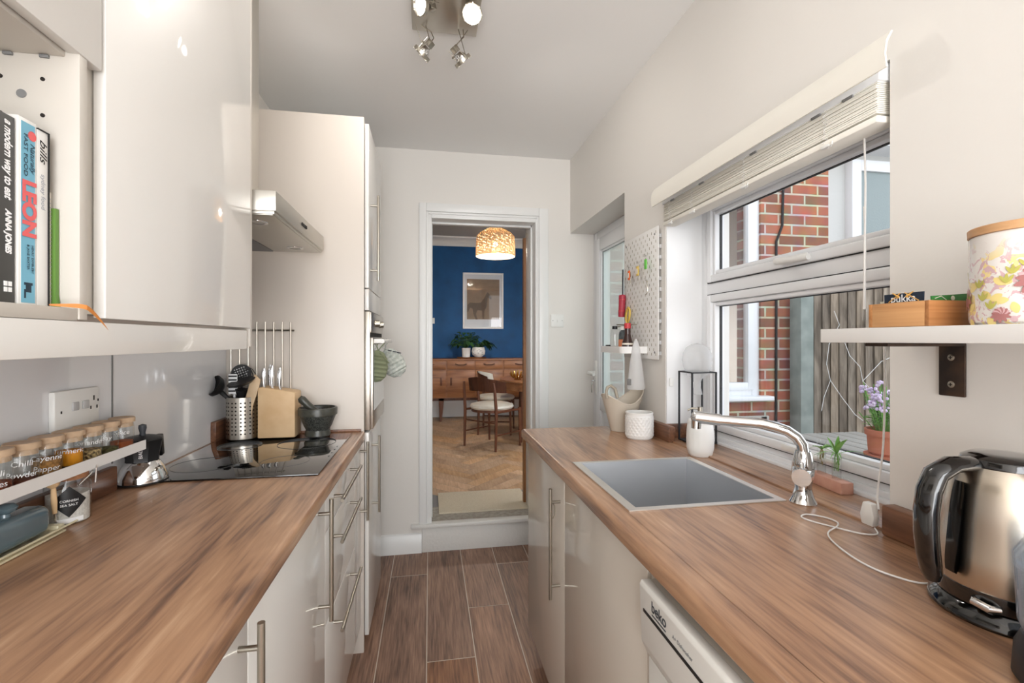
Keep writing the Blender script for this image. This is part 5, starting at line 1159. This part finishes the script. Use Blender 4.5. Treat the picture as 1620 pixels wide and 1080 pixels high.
for c_, d_, pw in (((-.068, 1.672, 2.562), (-.78, -.55, -.32), 4), ((.150, 1.652, 2.550), (.05, -.93, -.36), 5), ((-.065, 1.890, 2.478), (-.70, .36, -.70), 5), ((.163, 1.890, 2.466), (.70, .36, -.70), 5)):
    point('kitchen_spot', c_, pw, (1, .95, .90), .02, math.radians(150), V(*d_).to_track_quat('-Z', 'Y').to_euler())
# ================================================================ DINING ROOM
t = thing('pendant_lampshade', 'woven rattan pendant lampshade hanging in the dining room', 'pendant light', (.783, 5.65, 2.41))
lx, ly, lz, R_ = .783, 5.65, 2.405, .236
b = MB(); prof = [(R_, 0), (R_*.985, .12), (R_*.955, .235), (R_*.80, .275), (R_*.45, .325), (R_*.12, .350)]
def shade_r(z):
    for (r0, z0_), (r1, z1_) in zip(prof, prof[1:]):
        if z <= z1_+1e-9: return r0+(r1-r0)*(z-z0_)/(z1_-z0_)
    return prof[-1][0]
for k in range(46):
    z = .347*k/45; r_ = shade_r(z); b.tube([(lx+(r_+.0025*math.sin(i*PI/2+k*1.6))*math.cos(i*2*PI/48), ly+(r_+.0025*math.sin(i*PI/2+k*1.6))*math.sin(i*2*PI/48), lz+z+.001*math.sin(i*2.1+k)) for i in range(48)], .0036, 5, closed=True)
for k in range(26):
    a = k*2*PI/26; b.tube([(lx+(shade_r(z)+.003)*math.cos(a), ly+(shade_r(z)+.003)*math.sin(a), lz+z) for z in [0, .06, .12, .18, .235, .275, .30, .325, .348]], .0036, 5)
b.build('woven_shade', 'rattan', t)
MB().cyl((lx, ly, lz+.34), (lx, ly, DH), .003, n=8).lathe([(0, 0), (.05, 0), (.04, -.025), (0, -.03)], (lx, ly, DH), 20).cyl((lx, ly, lz+.19), (lx, ly, lz+.345), .015, n=12).build('cord_and_rose', 'white_plastic', t)
MB().ball((lx, ly, lz+.145), .032).build('bulb', 'bulb_warm', t)
point('dining_pendant', (lx, ly, lz+.10), 34, (1, .93, .84), .05)
# framed print
t = thing('framed_print', 'white framed print of a grey horse on the dark blue wall', 'picture', (.84, DY-.03, 2.02))
b = MB(); x0, x1, z0, z1 = .514, 1.164, 1.573, 2.462
b.box(x0, x0+.03, DY-.035, DY-.005, z0, z1, .003).box(x1-.03, x1, DY-.035, DY-.005, z0, z1, .003).box(x0+.03, x1-.03, DY-.035, DY-.005, z0, z0+.03, .003).box(x0+.03, x1-.03, DY-.035, DY-.005, z1-.03, z1, .003).build('frame', 'white', t)
MB().box(x0+.025, x1-.025, DY-.02, DY-.012, z0+.025, z1-.025).build('mount', 'mount', t)
pr_ = MB().box(x0+.065, x1-.065, DY-.0215, DY-.0195, z0+.15, z1-.10).build('print', 'print_ground', t)
hx_, hz_ = .80, 1.93
hp_ = [(-.21, .02), (-.17, .06), (-.08, .05), (.0, .06), (.05, .12), (.09, .20), (.11, .23), (.14, .19), (.18, .13), (.16, .11), (.11, .14), (.10, .06), (.09, -.02), (.06, -.06), (.05, -.20), (.03, -.20), (.02, -.07), (-.05, -.06), (-.08, -.12), (-.05, -.21), (-.08, -.21), (-.12, -.12), (-.13, -.04), (-.17, -.02), (-.20, -.09), (-.22, -.09)]
MB().prism([(hx_+u, hz_+v) for u, v in hp_], 'Y', DY-.0225, DY-.0214).build('horse_figure', 'horse', pr_)
MB().box(x0+.03, x1-.03, DY-.0300, DY-.0285, z0+.03, z1-.03).build('glazing', 'pane', t)
t = thing('light_switch', 'white light switch on the dining room blue wall beside the doorframe', 'switch', (.03, DY, 1.70)); MB().box(-.03, .075, DY-.01, DY-.0005, 1.65, 1.74, .003).build('plate', 'white_plastic', t)
# sideboard
t = thing('sideboard', 'long teak sideboard with drawers against the blue dining room wall', 'sideboard', (.8, 7.25, DF))
SBY, SZT = 7.03, 1.112
MB().box(-.85, 2.35, SBY-.015, 7.47, SZT-.022, SZT, .003).build('top', 'teak', t)
MB().box(-.83, 2.33, SBY+.008, 7.46, .53, SZT-.022).build('carcass', 'teak', t)
def sb_handle(d, x, z, wdt=.17):
    MB().tube([(x-wdt/2, SBY-.002, z), (x-wdt/2+.01, SBY-.018, z), (x-wdt/4, SBY-.020, z-.012), (x+wdt/4, SBY-.020, z-.012), (x+wdt/2-.01, SBY-.018, z), (x+wdt/2, SBY-.002, z)], [.006, .008, .007, .007, .008, .006], 8).build('handle', 'teak_dark', d)
for x0, x1, hs_ in ((-.82, -.295, 1), (-.285, .232, 1), (.252, .66, 1), (.672, 1.085, 1), (1.10, 1.62, 1), (1.63, 2.32, 1)):
    d = MB().box(x0, x1, SBY-.006, SBY+.012, .958, SZT-.03, .002).build('drawer', 'teak', t); sb_handle(d, (x0+x1)/2+(.0), 1.035)
for x0, x1, hx1 in ((-.82, -.295, -.35), (-.285, .232, .165), (.252, .66, .31), (.672, 1.085, .74), (1.10, 1.62, 1.56), (1.63, 2.32, 1.7)):
    d = MB().box(x0, x1, SBY-.006, SBY+.012, .545, .942, .002).build('door', 'teak', t)
    MB().box(hx1-.012, hx1+.012, SBY-.022, SBY-.004, .72, .84, .008).build('handle', 'teak_dark', d)
for x in (-.7, .16, 1.5, 2.2):
    MB().prism([(x-.03, .53), (x+.05, .53), (x+.015, DF), (x-.015, DF)], 'Y', SBY+.04, SBY+.08).build('leg', 'teak_dark', t)
    MB().prism([(x-.03, .53), (x+.05, .53), (x+.015, DF), (x-.015, DF)], 'Y', 7.38, 7.42).build('leg', 'teak_dark', t)
MB().box(-.7, 2.2, SBY+.04, SBY+.07, .49, .53).build('base_rail', 'teak_dark', t)
# plants on the sideboard
t = thing('wooden_tray', 'round wooden tray under the plants on the sideboard', 'tray', (.63, 7.2, SZT)); MB().lathe([(0, 0), (.20, 0), (.23, .02), (.225, .022), (.2, .006), (0, .006)], (.63, 7.2, SZT), 36, sy=.6).build('tray', 'teak', t)
def leafy(name, label, x, y, z, n, R0, seed, hgt):
    t = thing(name, label, 'plant', (x, y, z)); q = MB(); rnd = random.Random(seed)
    for i in range(n):
        a = rnd.random()*6.28; e = rnd.uniform(.2, 1.2); L_ = rnd.uniform(.6, 1)*R0
        p0 = V(x, y, z); d = V(math.cos(a)*math.cos(e), .7*math.sin(a)*math.cos(e), math.sin(e)*hgt); tip = p0+d*L_
        q.tube([p0, p0+d*L_*.6+V(0, 0, .02), tip], .0022, 5)
        sd_ = d.cross(V(0, 0, 1)).normalized(); wl_ = rnd.uniform(.035, .055); dd = (d+V(0, 0, rnd.uniform(-.8, .1))).normalized()
        q.grid(lambda u, v: tip+dd*.085*(u-.2)+sd_*(v-.5)*wl_*2*math.sin(PI*min(1, .08+u*.9))*.7+V(0, 0, -.05*u*u+abs(v-.5)*.02), 5, 2)
    q.build('foliage', 'leaf_dark', t); return t
t = thing('plant_pot', 'plain off-white cylindrical plant pot on the sideboard, left of the bowl pot', 'pot', (.55, 7.2, SZT)); MB().lathe([(0, 0), (.06, 0), (.068, .14), (.062, .14), (.055, .02), (0, .02)], (.545, 7.18, SZT+.022), 28).build('pot', 'white_ceramic', t)
t = thing('plant_pot', 'round white patterned plant pot on the sideboard tray', 'pot', (.72, 7.2, SZT)); MB().lathe([(0, 0), (.05, 0), (.095, .04), (.105, .09), (.09, .15), (.083, .15), (.09, .09), (0, .03)], (.73, 7.16, SZT+.022), 32).build('pot', 'white_ceramic', t)
q = MB(); rnd = random.Random(9)
for i in range(14):
    a = -PI/2+rnd.uniform(-1.2, 1.2); z_ = rnd.uniform(.03, .12); q.ball((.73+.100*math.cos(a), 7.16+.100*math.sin(a), SZT+.022+z_), .012, sz=.6, seg=8)
q.build('grey_spots', 'light_grey', t)
leafy('potted_plant', 'dark leafy plant in the left white pot on the sideboard', .535, 7.18, SZT+.16, 70, .26, 2, 1.0)
leafy('potted_plant', 'dark green plant in the round white pot on the sideboard', .73, 7.16, SZT+.165, 46, .23, 4, .6)
# round dining table
t = thing('dining_table', 'round dark teak dining table with apron in the dining room', 'table', (1.47, 5.75, DF))
TZ = .915; MB().lathe([(0, .0), (.60, 0), (.62, .008), (.618, .022), (.60, .026), (0, .026)], (1.47, 5.75, TZ-.026), 72).build('tabletop', 'teak', t)
MB().lathe([(.53, -.10), (.55, -.10), (.55, 0), (.53, 0)], (1.47, 5.75, TZ-.026), 64).build('apron', 'teak', t)
for a in (.6, 2.2, 3.75, 5.3): MB().tube([(1.47+.46*math.cos(a), 5.75+.46*math.sin(a), TZ-.03), (1.47+.50*math.cos(a), 5.75+.50*math.sin(a), DF)], [.030, .018], 12).build('leg', 'teak_dark', t)
t = thing('metal_bowl', 'gold leaf-cut metal bowl on the round dining table', 'bowl', (1.05, 5.62, TZ))
b = MB(); bx_, by_ = 1.045, 5.60
b.lathe([(0, 0), (.04, 0), (.045, .008), (.02, .012), (0, .012)], (bx_, by_, TZ), 24)
for k in range(14):
    a = k*2*PI/14; da = .17
    b.grid(lambda u, v: (bx_+(.03+.075*math.sin(u*1.35))*math.cos(a+(v-.5)*2*da*math.sin(PI*(.15+.85*u)*.95)**.7), by_+(.03+.075*math.sin(u*1.35))*math.sin(a+(v-.5)*2*da*math.sin(PI*(.15+.85*u)*.95)**.7), TZ+.010+.098*(1-math.cos(u*1.45))+.012*(k % 2)*u), 8, 3)
b.build('leaves', 'gold', t)
# dining chairs
def chair():
    t = thing('dining_chair', 'x', 'chair', (0, 0, 0)); S_ = .24
    for sx_, sy_, hgt_, nm in ((-1, -1, .80, 0), (1, -1, .80, 0), (-1, 1, .43, 0), (1, 1, .43, 0)):
        if sy_ < 0: MB().tube([(sx_*S_, -.20, 0), (sx_*S_, -.19, .43), (sx_*S_*.98, -.21, .66), (sx_*S_*.95, -.22, .74)], [.013, .019, .016, .011], 12).build('leg', 'teak_dark', t)
        else: MB().tube([(sx_*S_, .22, 0), (sx_*S_, .21, .44)], [.012, .018], 12).build('leg', 'teak_dark', t)
    MB().lathe([(0, .0), (.235, 0), (.252, .02), (.245, .042), (.20, .056), (0, .060)], (0, 0, .435), 40).build('seat', 'leather_white', t)
    b = MB().lathe([(.20, 0), (.235, 0), (.235, .03), (.20, .03)], (0, 0, .405), 36)
    for sx_ in (-1, 1): b.tube([(sx_*S_, -.19, .42), (sx_*S_*.9, 0, .415), (sx_*S_, .21, .42)], .013, 8).tube([(sx_*S_, -.195, .17), (sx_*S_, .215, .17)], .009, 8)
    b.tube([(-S_, -.19, .30), (S_, -.19, .30)], .009, 8); b.build('seat_frame', 'teak_dark', t)
    def bk(u, v, off=0):
        a = math.radians(-160+140*u); R = .285-off
        return (R*math.cos(a)*1.03, R*math.sin(a)*.9+.03-.02*v, .625+.155*v*(1-.22*abs(2*u-1)**2)+.02*(1-abs(2*u-1)))
    bb = MB().grid(lambda u, v: bk(u, v), 24, 4, thick=.012).build('backrest', 'teak_dark', t)
    MB().grid(lambda u, v: bk(u, .02+.96*v, .014), 24, 4, thick=.018).build('back_pad', 'leather_white', bb)
    return t
c1 = chair(); c1.location = (.70, 5.36, DF); fdir = math.atan2(.31, .369)
c1.rotation_euler = (0, 0, fdir-PI/2); c1['label'] = 'dark teak dining chair with white seat, nearest the doorway'; c1['group'] = 'dining chairs around the round table'
c2 = copy_tree(c1, None, (.86, 6.18, DF), 'dark teak dining chair tucked under the far side of the table, behind the nearest chair', 'dining chairs around the round table'); c2.rotation_euler = (0, 0, -PI/2-.25)
c3 = copy_tree(c1, None, (1.62, 5.02, DF), 'dark teak dining chair at the near right side of the round table', 'dining chairs around the round table'); c3.rotation_euler = (0, 0, .1)
# door mat
t = MB().box(.062, .72, 3.30, 3.74, DF+.001, DF+.012, .003).build('door_mat', 'mat_jute'); tag(t, 'cream woven mat just inside the dining room doorway', 'mat')
# ================================================================ OUTSIDE: SIDE RETURN
struct(MB().quad((XO, -6, -.02), (9, -6, -.02), (9, 9, -.02), (XO, 9, -.02)).build('ground', 'yard'))
t = thing('drain_cable', 'thin black cable running down the brick wall outside', 'cable', (2.55, BY, 1))
MB().tube([(2.62, BY-.012, 2.6), (2.61, BY-.012, 2.25), (2.56, BY-.012, 2.13), (2.56, BY-.012, 1.6), (2.555, BY-.012, .2)], .009, 6).build('cable', 'wire_black', t)
MB().box(2.64, 2.745, BY-.16, BY-.05, -.02, 1.72, .004).build('concrete_post', 'concrete') and None
tag(bpy.data.objects['concrete_post'], 'square grey-green concrete fence post against the brick wall outside', 'post')
# neighbour: white rendered wall with obscured window
nb = MB().box(3.02, 9, BY+.25, BY+.4, -.02, 4.6).build('wall_neighbour', 'render_wall'); struct(nb)
t = thing('neighbour_window', 'white framed obscured glass window in the rendered wall outside', 'window', (3.7, BY+.2, 2))
b = MB(); frame(b, 3.42, 4.7, 1.75, 2.88, BY+.18, BY+.26, .09); b.build('frame', 'upvc', t); MB().box(3.50, 4.62, BY+.20, BY+.215, 1.83, 2.80).build('obscured_pane', 'frosted', t)
MB().box(3.2, 5.0, BY+.05, BY+.26, 2.95, 3.10).box(3.0, 6.0, BY-.1, BY+.26, 3.2, 3.3).build('fascia_board', 'upvc', t)
# fence
t = thing('garden_fence', 'weathered vertical board fence across the yard outside the window', 'fence', (2.9, 2.9, 0))
A = V(2.765, BY-.13, 0); B_ = V(3.99, 2.52, 0); dv = (B_-A); nL = 24; dv_n = dv.normalized(); nr_ = V(dv_n.y, -dv_n.x, 0)
bmF = MB(); lay = bmF.bm.loops.layers.color.new('plank'); rnd = random.Random(4)
for i in range(nL):
    p0 = A+dv*(i/nL); wd = dv.length/nL; c_ = (rnd.random(), rnd.random()*.5, rnd.random(), 1); n0 = len(bmF.bm.faces)
    z1_ = 1.83; 
    ps = [p0+nr_*.022, p0+dv_n*wd*.95+nr_*.010, p0+dv_n*wd*.95, p0]
    vs0 = [bmF.bm.verts.new(V(p.x, p.y, -.02)) for p in ps]; vs1 = [bmF.bm.verts.new(V(p.x, p.y, z1_)) for p in ps]
    fs = [bmF.bm.faces.new((vs0[k], vs0[(k+1) % 4], vs1[(k+1) % 4], vs1[k])) for k in range(4)]+[bmF.bm.faces.new(vs1)]
    for f_ in fs:
        for l in f_.loops: l[lay] = c_
bmF.build('boards', 'fence_wood', t)
b = MB()
for z in (.3, 1.0, 1.6): 
    p = A-nr_*.03; q_ = B_-nr_*.03; b.cyl((p.x, p.y, z), (q_.x, q_.y, z), .03, n=6)
b.build('rails', 'fence_wood', t)
t = thing('string_lights', 'white string lights strung loosely over the fence outside', 'string lights', (3.1, 2.9, 1.2))
def fp(s_, z, o=.04): s_ = (s_-.35)*.62; p = A+dv*s_+nr_*o; return (p.x, p.y, z)
L1 = [fp(.50, 1.60), fp(.54, 1.50), fp(.46, 1.36), fp(.44, 1.22), fp(.47, 1.10), fp(.42, .98), fp(.40, .88)]
L2 = [fp(.47, 1.10), fp(.56, .98), fp(.66, .86), fp(.72, .82)]; L3 = [fp(.55, 1.45), fp(.62, 1.28), fp(.70, 1.20), fp(.72, 1.10), fp(.85, .98), fp(.98, .90)]
L4 = [fp(.72, 1.10), fp(.86, 1.24), fp(1.0, 1.3)]
q = MB()
for L_ in (L1, L2, L3, L4): q.tube(L_, .0022, 5)
q.build('wire', 'cable_white', t)
q = MB()
for L_ in (L1, L2, L3, L4):
    for p in L_[1:]: q.ball(p, .009, seg=8)
q.build('small_bulbs', 'clear', t)
t = thing('garden_table', 'pale weathered slatted garden table outside the window', 'table', (2.4, 2.35, 0))
b = MB()
for i in range(6): b.box(2.13+.10*i*1.0, 2.22+.10*i, 1.75, 2.62, .775, .80, .004)
b.build('slatted_top', 'bench_paint', t)
for x in (2.16, 2.66):
    for y in (1.80, 2.56): MB().box(x, x+.05, y, y+.05, -.02, .775).build('leg', 'bench_paint', t)
t = thing('garden_bench', 'pale painted bench back seen low behind the tap outside', 'bench', (2.2, 2.75, 0))
b = MB().box(1.75, 2.28, 2.86, 2.885, .80, .875, .004).box(1.75, 2.28, 2.86, 2.885, .68, .745, .004).build('backrest', 'bench_paint', t); MB().box(1.75, 2.28, 2.62, 2.86, .58, .60, .004).build('seat', 'bench_paint', t)
for x in (1.78, 2.22):
    for y, zt_ in ((2.64, .58), (2.86, .87)): MB().box(x, x+.04, y, y+.03, -.02, zt_).build('leg', 'bench_paint', t)
t = thing('terracotta_pot', 'terracotta flower pot on its saucer standing on the garden table', 'pot', (2.22, 1.98, .8))
MB().lathe([(0, 0), (.085, 0), (.09, .02), (.085, .02), (0, .01)], (2.245, 2.0, .80), 32).build('saucer', 'terracotta', t)
MB().lathe([(0, .008), (.058, .008), (.076, .115), (.084, .115), (.086, .145), (.078, .145), (.070, .03), (0, .03)], (2.245, 2.0, .80), 36).build('pot', 'terracotta', t)
t = thing('flowering_plant', 'lilac and white flowering plant in the terracotta pot outside', 'plant', (2.245, 2.0, .93)); q = MB(); g = MB(); rnd = random.Random(8)
for i in range(60):
    a = rnd.random()*6.28; r_ = rnd.random()**.5*.10; hh_ = rnd.uniform(.08, .24)
    p1 = V(2.245+r_*math.cos(a)*1.1, 2.0+r_*math.sin(a)*1.1, .94+hh_); g.tube([V(2.245+r_*.4*math.cos(a), 2.0+r_*.4*math.sin(a), .93), p1], .002, 4)
    for k in range(3):
        z_ = .3+.2*k; m_ = V(2.245+r_*.4*math.cos(a), 2.0+r_*.4*math.sin(a), .93).lerp(p1, z_); blade(g, m_, (math.cos(a+k*2), math.sin(a+k*2), .4), .035, .012, .01)
    if i % 2 == 0:
        for k in range(7): q.ball(p1+V(rnd.uniform(-.018, .018), rnd.uniform(-.018, .018), rnd.uniform(-.01, .012)), .008, seg=6)
g.build('foliage', 'leaf', t); q.build('flowers', 'lilac', t)

# repeats share a group phrase
for base_, ph in (('spice_jar', 'spice jars on the white ledge'), ('cookbook', 'cookbooks in the open wall cabinet'), ('kitchen_knife', 'steel knives in the knife block'), ('key_fob', 'key fobs on the pegboard'), ('sauce_bottle', 'bottles on the pegboard shelf'), ('base_cabinet', 'base cabinets'), ('wall_cabinet', 'white wall cabinets'), ('tea_bag_sachet', 'tea sachets in the bamboo box'), ('test_tube_vase', 'test tubes on the pink block'), ('plant_cutting', 'cuttings in the test tubes'), ('oven_mitt', 'oven mitts on the oven handle'), ('shelf_bracket', 'iron brackets under the wall shelf'), ('splashback_panel', 'splashback panels'), ('worktop_upstand', 'worktop upstands'), ('potted_plant', 'plants on the sideboard')):
    for o in bpy.data.objects:
        if o.parent is None and o.name.split('.')[0] == base_ and 'category' in o: o['group'] = ph
